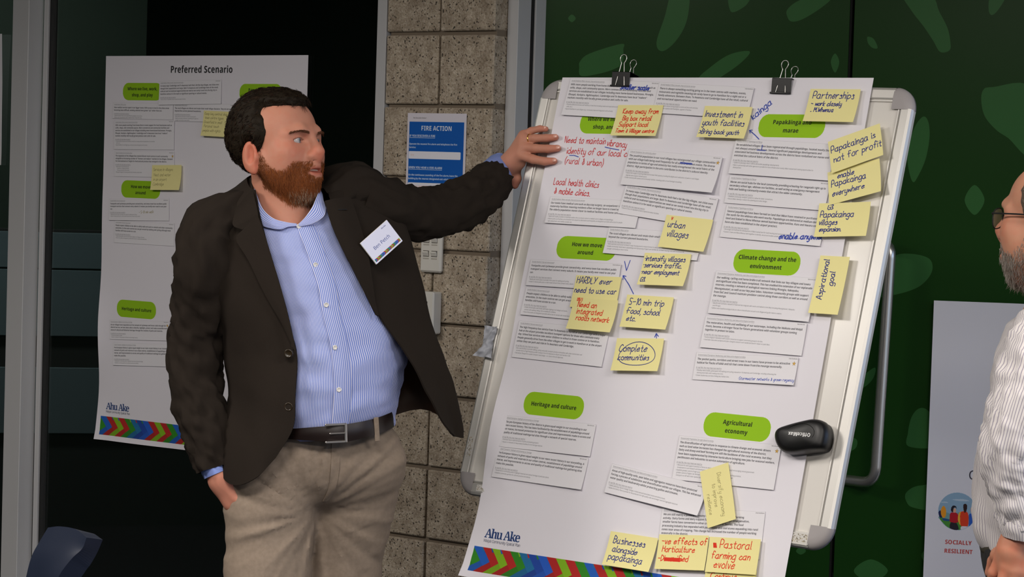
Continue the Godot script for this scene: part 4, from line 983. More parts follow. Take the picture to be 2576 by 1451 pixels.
func build_small_things():
	mats.clip = plain(Color(0.03, 0.03, 0.035), 0.28)
	var f := Transform3D(Vector3(0.7809, 0.0, 0.6247), Vector3(0.1623, 0.9657, -0.2029), Vector3(-0.6032, 0.2598, 0.7541), Vector3(0.1046, 1.8496, -5.9051))
	clip_thing(f * Transform3D(Basis(Vector3.BACK, -0.02), Vector3(0.1753, -0.0212, 0.0015)), "black binder clip on the whiteboard's top edge, above the words 'smaller scale'", 0.10, 0.02)
	clip_thing(f * Transform3D(Basis(Vector3.BACK, -0.02), Vector3(0.6156, -0.0363, 0.0015)), "black binder clip on the whiteboard's top edge, next to the 'Partnerships' note", 0.06, -0.05)
	# eraser
	var ol := PackedVector2Array([Vector2(-0.0646, -0.0043), Vector2(-0.0607, 0.0098), Vector2(-0.0401, 0.0202), Vector2(0.001, 0.034), Vector2(0.027, 0.0397), Vector2(0.0473, 0.0348), Vector2(0.0584, 0.018), Vector2(0.061, -0.0045), Vector2(0.0549, -0.0219), Vector2(0.0237, -0.0299), Vector2(-0.0135, -0.0378), Vector2(-0.0384, -0.0359), Vector2(-0.056, -0.0223)])
	var er := thing("board_eraser", "black magnetic board eraser with white lettering upside down, stuck beside 'Agricultural economy'", "eraser", f * Transform3D(Basis(), Vector3(0.8374, -0.7909, 0.0)))
	var rub := plain(Color(0.025, 0.025, 0.028), 0.42)
	ol = smooth_ring(ol, 4)
	part("body", commit(domed(ol, [[0.95, -0.004], [0.96, 0.012], [1.0, 0.014], [1.0, 0.024], [0.965, 0.033], [0.88, 0.039], [0.7, 0.043], [0.35, 0.045], [0.0, 0.0455]], true)), rub, er)
	part("felt", commit(domed(ol, [[0.0, -0.0052], [0.93, -0.0052], [0.93, 0.013]], true)), plain(Color(0.10, 0.10, 0.11), 0.95), er)
	var ring := PackedVector3Array()
	for k in 41:
		var a := TAU * k / 40.0
		ring.append(Vector3(0.004 + 0.034 * cos(a), 0.004 + 0.021 * sin(a) + 0.003 * cos(a), 0.0432))
	var b := mb()
	wire(b, ring, 0.0007, 6)
	part("grip_ring", commit(b), plain(Color(0.01, 0.01, 0.01), 0.6), er)
	var tm := TextMesh.new()
	var fo := SystemFont.new()
	fo.font_names = PackedStringArray(["Droid Sans"])
	fo.font_weight = 700
	tm.font = fo
	tm.text = "OfficeMax"
	tm.font_size = 16
	tm.pixel_size = 0.00068
	tm.depth = 0.0006
	part("lettering", tm, plain(Color(0.92, 0.92, 0.92), 0.5), er, Transform3D(Basis(Vector3.BACK, PI + 0.035), Vector3(0.004, 0.002, 0.0452)))
	# torn tape on the board's edge
	var tw := []
	for j in 7:
		var r := PackedVector3Array()
		for i in 5:
			r.append(Vector3((i - 2) * (0.0065 + 0.0016 * absf(j - 2.0)) + 0.002 * sin(j * 1.7), -0.0125 * j, 0.004 + 0.005 * sin(i * 2.1 + j * 1.3) + (0.006 if j > 4 else 0.0)))
		tw.append(r)
	var tape := part("torn_tape", cloth(tw, 4, 4, 0.0006, mats.tape, mats.tape, 0.004, 60.0), null, null, f * Transform3D(Basis(Vector3.BACK, -0.02), Vector3(-0.0611, -0.6069, 0.002)))
	tag(tape, "crumpled strip of grey tape hanging off the whiteboard's frame near the jacket hem", "tape")
	# fire notice on the pier
	var aw := Transform3D(Basis(Vector3(0.7948, 0.0, 0.6069), Vector3.UP, Vector3(-0.6069, 0.0, 0.7948)), Vector3(0.0, 0.0, -6.7356))
	var im := page(420, 594, Color(0.88, 0.86, 0.90))
	var blue := Color(0.02, 0.36, 0.72)
	im.fill_rect(Rect2i(14, 48, 390, 520), blue)
	say(im, "sans", 9, 40, 30, "Fire Evacuation Notice 1", Color(0.2, 0.2, 0.2))
	var wh := Color(0.93, 0.93, 0.97)
	centred(im, "bold", 36, 208, 96, "FIRE ACTION", wh)
	for l in [[16, 132, "IF YOU DISCOVER A FIRE", 17, true], [16, 176, "Operate the nearest fire alarm and telephone the Fire", 14, false], [16, 195, "Service:", 14, false], [16, 308, "WHEN YOU HEAR A FIRE ALARM", 17, true], [16, 348, "On the continuous sounding of the fire alarm, leave the", 14, false], [16, 368, "building by the nearest designated exit which is:", 14, false], [16, 458, "Your alternative exit is:", 14, false], [16, 545, "Your assembly point is:", 14, false]]:
		var e := say(im, "bold", l[3], l[0], l[1], l[2], wh, 0.94)
		if l[4]:
			im.fill_rect(Rect2i(l[0], l[1] + 4, int(e) - l[0], 2), wh)
	for y in [212, 386, 474]:
		poly(im, rounded(Vector2(200, y + 21), 370, 42, 6), wh)
	var ora := Color(0.92, 0.66, 0.55)
	say(im, "sans", 15, 28, 239, "111", ora)
	say(im, "sans", 15, 28, 413, "NEXT TO THIS SIGN", ora)
	say(im, "sans", 15, 28, 501, "ANY OTHER DESIGNATED EXIT", ora)
	paper("fire_notice", "blue and white 'FIRE ACTION' notice fixed to the block pier", "sign", "", sheet(aw, -0.2736, 1.6316, 0.2089, 0.2954, 0.0001, 0.005, print_on(im, 0.4), mats.paper, Vector4(0, 0, 0, 0), 0.0, 3, 3))
	# light switch plate with four hooded rockers
	var sw := thing("light_switch", "cream plate of four light switches on the pier, under the man's raised arm", "light switch", aw * Transform3D(Basis(), Vector3(-0.2713, 1.4013, 0.004)))
	part("plate", boxm(Vector3(0.074, 0.118, 0.016), 0.005), mats.white_plastic, sw, Transform3D(Basis(), Vector3(0, 0, 0.008)))
	for r in 2:
		for c in 2:
			var at := Vector3(-0.0145 + 0.029 * c, 0.030 - 0.038 * r, 0.016)
			part("switch_recess", boxm(Vector3(0.021, 0.017, 0.0012), 0.0004), plain(Color(0.42, 0.40, 0.37), 0.7), sw, Transform3D(Basis(), at))
			b = mb()
			box(b, Vector3(0, 0, 0.002), Vector3(0.019, 0.013, 0.006), 0.001, Basis(Vector3.RIGHT, 0.5))
			part("rocker", commit(b), mats.white_plastic, sw, Transform3D(Basis(), at))
			part("label_strip", boxm(Vector3(0.021, 0.0035, 0.001), 0.0002), plain(Color(0.70, 0.68, 0.64), 0.6), sw, Transform3D(Basis(), at + Vector3(0, -0.0135, 0)))
	# control box with a dark window below it
	var cb := thing("control_box", "white wall control box with a dark window, half behind the open jacket", "control box", aw * Transform3D(Basis(), Vector3(-0.2788, 1.2314, 0.004)))
	part("case", boxm(Vector3(0.084, 0.116, 0.038), 0.004), mats.white_plastic, cb, Transform3D(Basis(), Vector3(0, 0, 0.019)))
	part("window_panel", boxm(Vector3(0.046, 0.056, 0.002), 0.0008), plain(Color(0.10, 0.11, 0.12), 0.25), cb, Transform3D(Basis(), Vector3(-0.002, 0.004, 0.0385)))
	b = mb()
	var k0: int = b.v.size()
	for p in [Vector3(0.002, 0.026, 0), Vector3(0.018, 0.026, 0), Vector3(0.010, 0.010, 0)]:
		b.v.append(p)
		b.t.append(Vector2.ZERO)
	b.i.append_array(PackedInt32Array([0, 1, 2]))
	part("pointer", commit(b), mats.white_plastic, cb, Transform3D(Basis(), Vector3(0, 0, 0.0401)))
	# half-hidden poster on the green door
	var gw := Transform3D(Basis(Vector3(0.9848, 0.0, 0.1736), Vector3.UP, Vector3(-0.1736, 0.0, 0.9848)), Vector3(0.0644, 0.0, -6.894))
	var k := 1.3
	im = page(int(841 * k), int(1189 * k), Color(0.88, 0.875, 0.905))
	var cc := Vector2(83.285, 562.0805) * k
	poly(im, rounded(cc, 2 * 50.6356 * k, 2 * 50.6356 * k, 50.6356 * k), Color(0.55, 0.68, 0.78))
	var rr := 50.6356 * k
	var P := func(l: Array) -> PackedVector2Array:
		var o := PackedVector2Array()
		for q in range(0, l.size(), 2):
			var v := Vector2(l[q], l[q + 1]) / 100.0
			if v.length() > 0.98:
				v = v.normalized() * 0.98
			o.append(cc + v * rr)
		return smooth_ring(o, 4)
	for q in [[[-30, -62, 30, -66, 60, -58, 10, -56], Color(0.72, 0.79, 0.85)], [[-95, -50, -60, -48, -50, -42, -90, -44], Color(0.72, 0.79, 0.85)],
		[[-98, 30, -60, 8, -20, 20, 10, 4, 60, 20, 98, 5, 98, 40, 0, 60, -90, 50], Color(0.45, 0.62, 0.62)], [[-90, 40, -50, 42, -10, 50, 20, 60, 20, 98, -40, 92, -80, 62], Color(0.28, 0.56, 0.20)], [[-75, 40, -40, 46, -42, 54, -70, 52], Color(0.12, 0.30, 0.55)],
		[[-98, 10, -90, 0, -78, 12, -76, 34, -88, 38, -97, 26], Color(0.08, 0.12, 0.32)], [[-84, -10, -72, -26, -60, -8, -58, 22, -68, 38, -80, 30, -86, 10], Color(0.92, 0.60, 0.12)],
		[[-30, 56, -6, 56, 10, 96, -36, 96], Color(0.13, 0.12, 0.16)], [[-30, 98, -10, 98, -8, 110, -28, 110], Color(0.75, 0.5, 0.4)], [[-36, 12, -20, 6, -2, 10, 8, 30, 6, 58, -34, 58, -38, 40], Color(0.72, 0.06, 0.14)], [[-22, -12, -12, -16, -6, -6, -10, 6, -20, 6], Color(0.86, 0.66, 0.55)], [[-32, -18, -22, -30, -8, -26, -4, -12, -10, -20, -20, -16, -22, 4, -32, 0], Color(0.10, 0.09, 0.13)],
		[[8, 10, 22, 4, 20, 70, 10, 60, 4, 40], Color(0.93, 0.70, 0.20)], [[18, 4, 34, -2, 52, 2, 60, 30, 56, 76, 24, 78, 16, 40], Color(0.86, 0.24, 0.10)], [[30, -36, 42, -42, 50, -32, 48, -10, 42, 4, 36, 2, 32, -12], Color(0.18, 0.09, 0.07)], [[24, 78, 58, 78, 58, 104, 26, 108], Color(0.87, 0.86, 0.89)],
		[[62, 12, 84, 8, 97, 14, 96, 52, 90, 80, 66, 78, 62, 50], Color(0.16, 0.36, 0.74)], [[70, -24, 82, -28, 88, -14, 84, 8, 74, 6, 70, -6], Color(0.88, 0.68, 0.60)]]:
		poly(im, P.call(q[0]), q[1])
	centred(im, "bold", int(15.5 * k), 89.268 * k, 651.0556 * k, "SOCIALLY", Color(0.74, 0.22, 0.20))
	centred(im, "bold", int(15.5 * k), 90.1848 * k, 674.6063 * k, "RESILIENT", Color(0.74, 0.22, 0.20))
	say(im, "sans", int(34 * k), 108.5991 * k, 474.3338 * k, "COMMUNITY SPATIAL PLAN", Color(0.20, 0.19, 0.24), 1.12)
	paper("poster", "white poster reading 'SOCIALLY RESILIENT' below a round picture, on the green door", "poster", "", sheet(gw, 1.5047, 0.7233, 0.841, 1.189, 0.0, 0.012, print_on(im), mats.paper, Vector4(0.012, 0.0, 0.0, 0.02), 0.010, 26, 36))
	# end of another sheet at the far left pane
	paper("poster", "edge of a plain white sheet on the glass pane beyond the wide mullion", "poster", "", sheet(aw, -2.4138, 1.8057, 0.594, 0.42, 0.0, -0.053, mats.paper, mats.paper, Vector4(0.0, 0.012, 0.004, 0.0), 0.006, 14, 12))
	# chair
	var ch := thing("chair", "dark blue plastic chair, its backrest top showing by the mullion's foot", "chair", Transform3D(Basis(), Vector3(-0.956, 0.0, -5.3)))
	var shell := plain(Color(0.105, 0.135, 0.205), 0.45)
	part("backrest", cloth([PackedVector3Array([Vector3(-0.0242, 0.8308, -0.05), Vector3(0.0059, 0.8386, -0.02), Vector3(0.0469, 0.8397, 0.02), Vector3(0.0751, 0.8264, 0.045)]), PackedVector3Array([Vector3(-0.0406, 0.802, -0.05), Vector3(-0.0096, 0.8091, -0.02), Vector3(0.0341, 0.8104, 0.02), Vector3(0.0664, 0.8025, 0.045)]), PackedVector3Array([Vector3(-0.0578, 0.7679, -0.05), Vector3(-0.0266, 0.7735, -0.02), Vector3(0.0146, 0.775, 0.02), Vector3(0.0443, 0.7798, 0.045)]), PackedVector3Array([Vector3(-0.0687, 0.7228, -0.05), Vector3(-0.0383, 0.7278, -0.02), Vector3(-0.0055, 0.7344, 0.02), Vector3(0.0183, 0.7418, 0.045)]), PackedVector3Array([Vector3(-0.0762, 0.6717, -0.05), Vector3(-0.0483, 0.6778, -0.02), Vector3(-0.0204, 0.6847, 0.02), Vector3(0.001, 0.6905, 0.045)]), PackedVector3Array([Vector3(-0.0803, 0.6285, -0.05), Vector3(-0.0533, 0.6348, -0.02), Vector3(-0.0279, 0.6419, 0.02), Vector3(-0.0098, 0.6478, 0.045)])], 7, 7, 0.048, shell, shell, 0.0, 14.0, Vector3.ONE, false), null, ch)
	part("seat", cloth([PackedVector3Array([Vector3(-0.0664, 0.6515, -0.02), Vector3(-0.023, 0.6575, 0.03), Vector3(0.0228, 0.6582, 0.05), Vector3(0.0374, 0.6434, -0.06)]), PackedVector3Array([Vector3(-0.0742, 0.6017, -0.2), Vector3(-0.0301, 0.5987, -0.2), Vector3(0.0226, 0.6003, -0.2), Vector3(0.0544, 0.6022, -0.22)]), PackedVector3Array([Vector3(-0.0843, 0.5654, -0.4), Vector3(-0.0387, 0.5622, -0.4), Vector3(0.016, 0.564, -0.4), Vector3(0.0524, 0.5697, -0.4)])], 5, 5, 0.014, shell, shell, 0.0), null, ch)
	for q in [[Vector3(-0.0455, 0.6514, 0.0), Vector3(-0.0655, 0.006, 0.03)], [Vector3(0.0393, 0.6498, 0.0), Vector3(0.0593, 0.006, 0.03)], [Vector3(-0.0498, 0.5719, -0.36), Vector3(-0.0698, 0.006, -0.39)], [Vector3(0.0316, 0.5744, -0.36), Vector3(0.0516, 0.006, -0.39)]]:
		b = mb()
		wire(b, PackedVector3Array([q[0], q[1]]), 0.011, 12)
		part("leg", commit(b), mats.steel, ch)
# ---------- distance fields and their surfaces ----------
# a primitive: [kind, a, b or radii, ra, rb, blend, sign]; kind 0 tapered capsule, 1 ellipsoid (b = radii)
func cap(a: Vector3, b: Vector3, ra: float, rb: float, k := 0.01, s := 1) -> Array:
	return [0, a, b, ra, rb, k, s]

func ell(a: Vector3, r: Vector3, k := 0.01, s := 1) -> Array:
	return [1, a, r, 0.0, 0.0, k, s]

func field(prims: Array, p: Vector3) -> float:
	var d := 1.0
	for q in prims:
		var e: float
		if q[0] == 0:
			var ab: Vector3 = q[2] - q[1]
			var t := clampf((p - q[1]).dot(ab) / maxf(ab.length_squared(), 1e-9), 0.0, 1.0)
			e = (p - q[1] - ab * t).length() - lerpf(q[3], q[4], t)
		else:
			var w: Vector3 = (p - q[1]) / q[2]
			var k0 := w.length()
			e = k0 * (k0 - 1.0) / maxf((w / q[2]).length(), 1e-6)
		var k: float = q[5]
		if q[6] > 0:
			var h := clampf(0.5 + 0.5 * (d - e) / k, 0.0, 1.0)
			d = lerpf(d, e, h) - k * h * (1.0 - h)
		else:
			var h := clampf(0.5 - 0.5 * (d + e) / k, 0.0, 1.0)
			d = lerpf(d, -e, h) + k * h * (1.0 - h)
	return d

func alone(q: Array, p: Vector3) -> float:
	if q[0] == 0:
		var ab: Vector3 = q[2] - q[1]
		var t := clampf((p - q[1]).dot(ab) / maxf(ab.length_squared(), 1e-9), 0.0, 1.0)
		return (p - q[1] - ab * t).length() - lerpf(q[3], q[4], t)
	var w: Vector3 = (p - q[1]) / q[2]
	var k0 := w.length()
	return k0 * (k0 - 1.0) / maxf((w / q[2]).length(), 1e-6)

# surface nets of a field between lo and hi; shape(d, p) may bend it; vertices go through xf
func nets(b: Dictionary, prims: Array, lo: Vector3, hi: Vector3, cell: float, xf := Transform3D(), dye = null, shape = null) -> void:
	var n := Vector3i(((hi - lo) / cell).ceil()) + Vector3i.ONE
	var nx := n.x
	var nxy := n.x * n.y
	var val := PackedFloat32Array()
	val.resize(nxy * n.z)
	var near := PackedByteArray()
	near.resize(val.size())
	var B := 4
	var rad := cell * B * 0.9
	var bent: bool = shape != null
	for bz in range(0, n.z, B):
		for by in range(0, n.y, B):
			for bx in range(0, n.x, B):
				var c := lo + (Vector3(bx, by, bz) + Vector3.ONE * (B / 2.0)) * cell
				var d0 := field(prims, c)
				var d := d0
				if bent:
					d = shape.call(d0, c)
				var far := absf(d) > cell * B * 1.35
				var some := []
				if not far:
					for q in prims:
						if alone(q, c) < absf(d0) + 2.5 * rad + q[5]:
							some.append(q)
				for z in range(bz, mini(bz + B, n.z)):
					for y in range(by, mini(by + B, n.y)):
						for x in range(bx, mini(bx + B, n.x)):
							var o := x + y * nx + z * nxy
							if far:
								val[o] = d
							else:
								var p := lo + Vector3(x, y, z) * cell
								var e := field(some, p)
								if bent:
									e = shape.call(e, p)
								val[o] = e
								near[o] = 1
	var id := {}
	var off := [0, 1, nx, nx + 1, nxy, nxy + 1, nxy + nx, nxy + nx + 1]
	var at := [Vector3(0, 0, 0), Vector3(1, 0, 0), Vector3(0, 1, 0), Vector3(1, 1, 0), Vector3(0, 0, 1), Vector3(1, 0, 1), Vector3(0, 1, 1), Vector3(1, 1, 1)]
	var edges := [[0, 1], [2, 3], [4, 5], [6, 7], [0, 2], [1, 3], [4, 6], [5, 7], [0, 4], [1, 5], [2, 6], [3, 7]]
	var tint: bool = dye != null
	for z in n.z - 1:
		for y in n.y - 1:
			for x in n.x - 1:
				var o := x + y * nx + z * nxy
				if near[o] == 0 and near[o + nxy + nx + 1] == 0:
					continue
				var inside := 0
				for k in 8:
					if val[o + off[k]] < 0.0:
						inside += 1
				if inside == 0 or inside == 8:
					continue
				var s := Vector3.ZERO
				var m := 0
				for e in edges:
					var va := val[o + off[e[0]]]
					var vb := val[o + off[e[1]]]
					if (va < 0.0) != (vb < 0.0):
						s += (at[e[0]] as Vector3).lerp(at[e[1]], va / (va - vb))
						m += 1
				var p := lo + (Vector3(x, y, z) + s / m) * cell
				id[o] = b.v.size()
				b.v.append(xf * p)
				b.t.append(Vector2(p.x, p.y))
				if tint:
					b.c.append(dye.call(p))
	for o in id:
		# the three edges that start at the cell's lower corner
		for ax in 3:
			var step: int = [1, nx, nxy][ax]
			var p1: int = [nx, nxy, 1][ax]
			var p2: int = [nxy, 1, nx][ax]
			var a := val[o]
			var c := val[o + step]
			if (a < 0.0) == (c < 0.0):
				continue
			if not (id.has(o - p1) and id.has(o - p2) and id.has(o - p1 - p2)):
				continue
			var q := [id[o], id[o - p1], id[o - p1 - p2], id[o - p2]]
			if a < 0.0:
				for w in [0, 1, 2, 0, 2, 3]:
					b.i.append(q[w])
			else:
				for w in [0, 2, 1, 0, 3, 2]:
					b.i.append(q[w])

# control net: rows of points, refined both ways; gives [points, nu, nv]
func refine(rows: Array, su: int, sv: int) -> Array:
	var wide := []
	for r in rows:
		wide.append(spline(r, su))
	var nu: int = wide[0].size()
	var cols := []
	for i in nu:
		var c := PackedVector3Array()
		for r in wide:
			c.append(r[i])
		cols.append(spline(c, sv))
	var nv: int = cols[0].size()
	var p := PackedVector3Array()
	for j in nv:
		for i in nu:
			p.append(cols[i][j])
	return [p, nu, nv]

# cloth from a control net: creased, thickened, front and back in two surfaces
func cloth(rows: Array, su: int, sv: int, thick: float, front: Material, back: Material, amp := 0.0, ff := 14.0, stretch := Vector3(1, 1, 1), flip := false, uvs := 1.0) -> ArrayMesh:
	var g := refine(rows, su, sv)
	var p: PackedVector3Array = g[0]
	var nu: int = g[1]
	var nv: int = g[2]
	var n := PackedVector3Array()
	n.resize(p.size())
	for j in nv:
		for i in nu:
			var du := p[j * nu + mini(i + 1, nu - 1)] - p[j * nu + maxi(i - 1, 0)]
			var dv := p[mini(j + 1, nv - 1) * nu + i] - p[maxi(j - 1, 0) * nu + i]
			n[j * nu + i] = dv.cross(du).normalized() * (-1.0 if flip else 1.0)
	if amp > 0.0:
		for k in p.size():
			var q := p[k] * stretch * ff
			p[k] += n[k] * amp * creases.get_noise_3dv(q)
	var inner := PackedVector3Array()
	for k in p.size():
		inner.append(p[k] - n[k] * thick)
	# u in metres along the middle row, v down the middle column
	var ulen := 0.0
	var vlen := 0.0
	var mid := nv / 2
	for i in nu - 1:
		ulen += p[mid * nu + i].distance_to(p[mid * nu + i + 1])
	for j in nv - 1:
		vlen += p[j * nu + nu / 2].distance_to(p[(j + 1) * nu + nu / 2])
	var b := mb()
	grid(b, p, nu, nv, not flip, Vector2.ZERO, Vector2(ulen, vlen) * uvs)
	# rims
	var rim := []
	for i in nu:
		rim.append(i)
	for j in range(1, nv):
		rim.append(j * nu + nu - 1)
	for i in range(nu - 2, -1, -1):
		rim.append((nv - 1) * nu + i)
	for j in range(nv - 2, -1, -1):
		rim.append(j * nu)
	for k in rim.size() - 1:
		var a: int = rim[k]
		var c: int = rim[k + 1]
		if flip:
			quad(b, p[a], inner[a], inner[c], p[c])
		else:
			quad(b, p[c], inner[c], inner[a], p[a])
	var me := commit(b)
	b = mb()
	grid(b, inner, nu, nv, flip, Vector2.ZERO, Vector2(ulen, vlen) * uvs)
	commit(b, me)
	me.surface_set_material(0, front)
	me.surface_set_material(1, back)
	return me

# short tapering hairs: roots, directions, lengths
func strand(b: Dictionary, root: Vector3, dir: Vector3, bend: Vector3, len_: float, r: float, col: Color) -> void:
	var side := dir.cross(Vector3(0.3, 0.9, 0.2)).normalized()
	var up := side.cross(dir).normalized()
	var k: int = b.v.size()
	for j in 4:
		var t := j / 3.0
		var c := root + dir * len_ * t + bend * t * t * len_
		var w := r * (1.0 - 0.8 * t)
		for a in 3:
			b.v.append(c + (side * cos(TAU * a / 3.0) + up * sin(TAU * a / 3.0)) * w)
			b.t.append(Vector2.ZERO)
			b.c.append(col)
	for j in 3:
		for a in 3:
			var o := k + j * 3 + a
			var q := k + j * 3 + (a + 1) % 3
			for w in [o, q, o + 3, q, q + 3, o + 3]:
				b.i.append(w)

func lookup(tab: Array, x: float) -> float:
	if x <= tab[0][0]:
		return tab[0][1]
	for k in tab.size() - 1:
		if x <= tab[k + 1][0]:
			return lerpf(tab[k][1], tab[k + 1][1], (x - tab[k][0]) / (tab[k + 1][0] - tab[k][0]))
	return tab[tab.size() - 1][1]

const BEARD := [[-0.004, -0.020], [0.016, -0.024], [0.028, -0.042], [0.050, -0.058], [0.068, -0.056], [0.082, -0.0405], [0.11, -0.0405]]
# ---------- heads: x to the person's left, y up, z forward, metres, origin between the ears ----------
func skull() -> Array:
	return [ell(Vector3(0, 0.027, -0.018), Vector3(0.0755, 0.083, 0.096), 0.01), ell(Vector3(0, 0.030, 0.028), Vector3(0.063, 0.062, 0.054), 0.03)]

func head_prims() -> Array:
	var L := skull()
	L += [
		ell(Vector3(0, -0.035, 0.030), Vector3(0.062, 0.078, 0.062), 0.03),
		cap(Vector3(0, -0.088, 0.066), Vector3(0, -0.100, 0.068), 0.026, 0.021, 0.03),
		cap(Vector3(-0.024, 0.021, 0.0825), Vector3(0.024, 0.021, 0.0825), 0.0122, 0.0122, 0.016),
		cap(Vector3(0, 0.022, 0.083), Vector3(0, -0.024, 0.1075), 0.0085, 0.0125, 0.012),
		cap(Vector3(0, -0.024, 0.1080), Vector3(0, -0.031, 0.1060), 0.0135, 0.0125, 0.006),
		cap(Vector3(0, -0.048, 0.086), Vector3(0, -0.072, 0.086), 0.020, 0.020, 0.018),
	]
	for s in [-1.0, 1.0]:
		L += [
			cap(Vector3(0.058 * s, -0.045, 0.0), Vector3(0.026 * s, -0.096, 0.056), 0.018, 0.020, 0.03),
			ell(Vector3(0.042 * s, -0.022, 0.060), Vector3(0.025, 0.022, 0.021), 0.03),
			ell(Vector3(0.043 * s, -0.052, 0.042), Vector3(0.024, 0.034, 0.030), 0.03),
			cap(Vector3(0.024 * s, 0.021, 0.0825), Vector3(0.051 * s, 0.016, 0.066), 0.0112, 0.009, 0.014),
			ell(Vector3(0.0140 * s, -0.0330, 0.0970), Vector3(0.0092, 0.0085, 0.0125), 0.006),
			ell(Vector3(0.0335 * s, 0.003, 0.095), Vector3(0.019, 0.011, 0.015), 0.014, -1),
			ell(Vector3(0.0325 * s, 0.002, 0.0705), Vector3(0.0170, 0.0152, 0.0152), 0.004),
			ell(Vector3(0.0325 * s, 0.0010, 0.0870), Vector3(0.0178, 0.0052, 0.0130), 0.0015, -1),
			cap(Vector3(0.020 * s, -0.0105, 0.0810), Vector3(0.042 * s, -0.0100, 0.0770), 0.0035, 0.0035, 0.006),
			ell(Vector3(0.0085 * s, -0.0410, 0.101), Vector3(0.0044, 0.003, 0.006), 0.003, -1),
			# ear: rim, hollow, lobe
			ell(Vector3(0.0815 * s, -0.027, -0.014), Vector3(0.0090, 0.034, 0.0205), 0.005),
			ell(Vector3(0.0890 * s, -0.021, -0.009), Vector3(0.0075, 0.0220, 0.0115), 0.003, -1),
			ell(Vector3(0.0850 * s, -0.018, -0.0185), Vector3(0.0040, 0.016, 0.0035), 0.003),
			ell(Vector3(0.0800 * s, -0.056, -0.006), Vector3(0.0065, 0.011, 0.0095), 0.006),
			ell(Vector3(0.0820 * s, -0.029, 0.004), Vector3(0.0050, 0.009, 0.005), 0.004),
		]
	# mouth: lips a little apart
	L += [
		cap(Vector3(-0.021, -0.0580, 0.0935), Vector3(0.021, -0.0580, 0.0935), 0.0050, 0.0050, 0.006),
		cap(Vector3(-0.006, -0.0550, 0.1010), Vector3(0.006, -0.0550, 0.1010), 0.0052, 0.0052, 0.006),
		cap(Vector3(-0.013, -0.0725, 0.0965), Vector3(0.013, -0.0725, 0.0965), 0.0068, 0.0068, 0.006),
		ell(Vector3(0, -0.0640, 0.1060), Vector3(0.0225, 0.0042, 0.0170), 0.0025, -1),
	]
	return L

func skin_dye(base: Color, p: Vector3) -> Color:
	# flushed cheeks, nose, ears and lips
	var f := 0.55 * exp(-(p - Vector3(signf(p.x) * 0.047, -0.018, 0.068)).length_squared() / 0.0007)
	f += 0.7 * exp(-(p - Vector3(0, -0.032, 0.112)).length_squared() / 0.0004)
	f += 0.75 * exp(-pow((absf(p.x) - 0.082) / 0.008, 2.0)) * float(p.z < 0.008 and p.y > -0.072)
	f += 0.25 * creases.get_noise_3dv(p * 60.0)
	var c := base.lerp(Color(base.r * 1.05, base.g * 0.62, base.b * 0.55), clampf(f, 0.0, 1.0))
	var eye := p - Vector3(signf(p.x) * 0.0325, 0.001, 0.082)
	var ring := Vector2(eye.x / 0.0165, eye.y / 0.0058).length()
	if p.z > 0.070 and eye.y > 0.0 and absf(eye.x) < 0.015:
		c = c.lerp(Color(0.05, 0.02, 0.014), clampf(1.0 - absf(ring - 1.0) / 0.22, 0.0, 1.0) * 0.8)
	var lip := exp(-pow((p.y + 0.0645) / 0.0110, 4.0) - pow(p.x / 0.022, 4.0)) * float(p.z > 0.086)
	return c.lerp(Color(base.r * 0.80, base.g * 0.42, base.b * 0.42), clampf(lip, 0, 1) * 0.8)

func eyeball(gaze: Vector3, iris: Color) -> ArrayMesh:
	var b := mb()
	var r := 0.0137
	var g := gaze.normalized()
	var x := g.cross(Vector3.UP).normalized()
	var y := x.cross(g)
	for j in 25:
		var a := PI * j / 24.0
		for i in 25:
			var t := TAU * i / 24.0
			b.v.append((g * cos(a) + (x * cos(t) + y * sin(t)) * sin(a)) * r)
			b.t.append(Vector2.ZERO)
			b.c.append(Color(0.01, 0.01, 0.012) if a < 0.17 else (iris if a < 0.48 else Color(0.42, 0.38, 0.37)))
	for j in 24:
		for i in 24:
			var o := j * 25 + i
			for w in [o, o + 25, o + 1, o + 1, o + 25, o + 26]:
				b.i.append(w)
	b.weld = 1
	return commit(b)

func vertex_mat(rough: float) -> StandardMaterial3D:
	var m := plain(Color.WHITE, rough)
	m.vertex_color_use_as_albedo = true
	return m

# points of a mesh in a head's own axes, with their outward normals
func surface_of(b: Dictionary, inv: Transform3D) -> Dictionary:
	var v := PackedVector3Array()
	for p in b.v:
		v.append(inv * p)
	var sum := []
	sum.resize(v.size())
	sum.fill(Vector3.ZERO)
	for k in range(0, b.i.size(), 3):
		var f := (v[b.i[k + 2]] - v[b.i[k]]).cross(v[b.i[k + 1]] - v[b.i[k]])
		for j in 3:
			sum[b.i[k + j]] += f
	var n := {}
	for k in v.size():
		n[v[k]] = (sum[k] as Vector3).normalized()
	return {"v": v, "n": n}

# hair on a head: a scalp shell below a hairline and a coat of strands
func hair_edge(p: Vector3, line_: Array, temple: Array) -> float:
	if p.z > -0.004:
		return minf(lookup(line_, p.z) - p.y, p.z - lookup(temple, p.y))
	return lookup(line_, p.z) - p.y

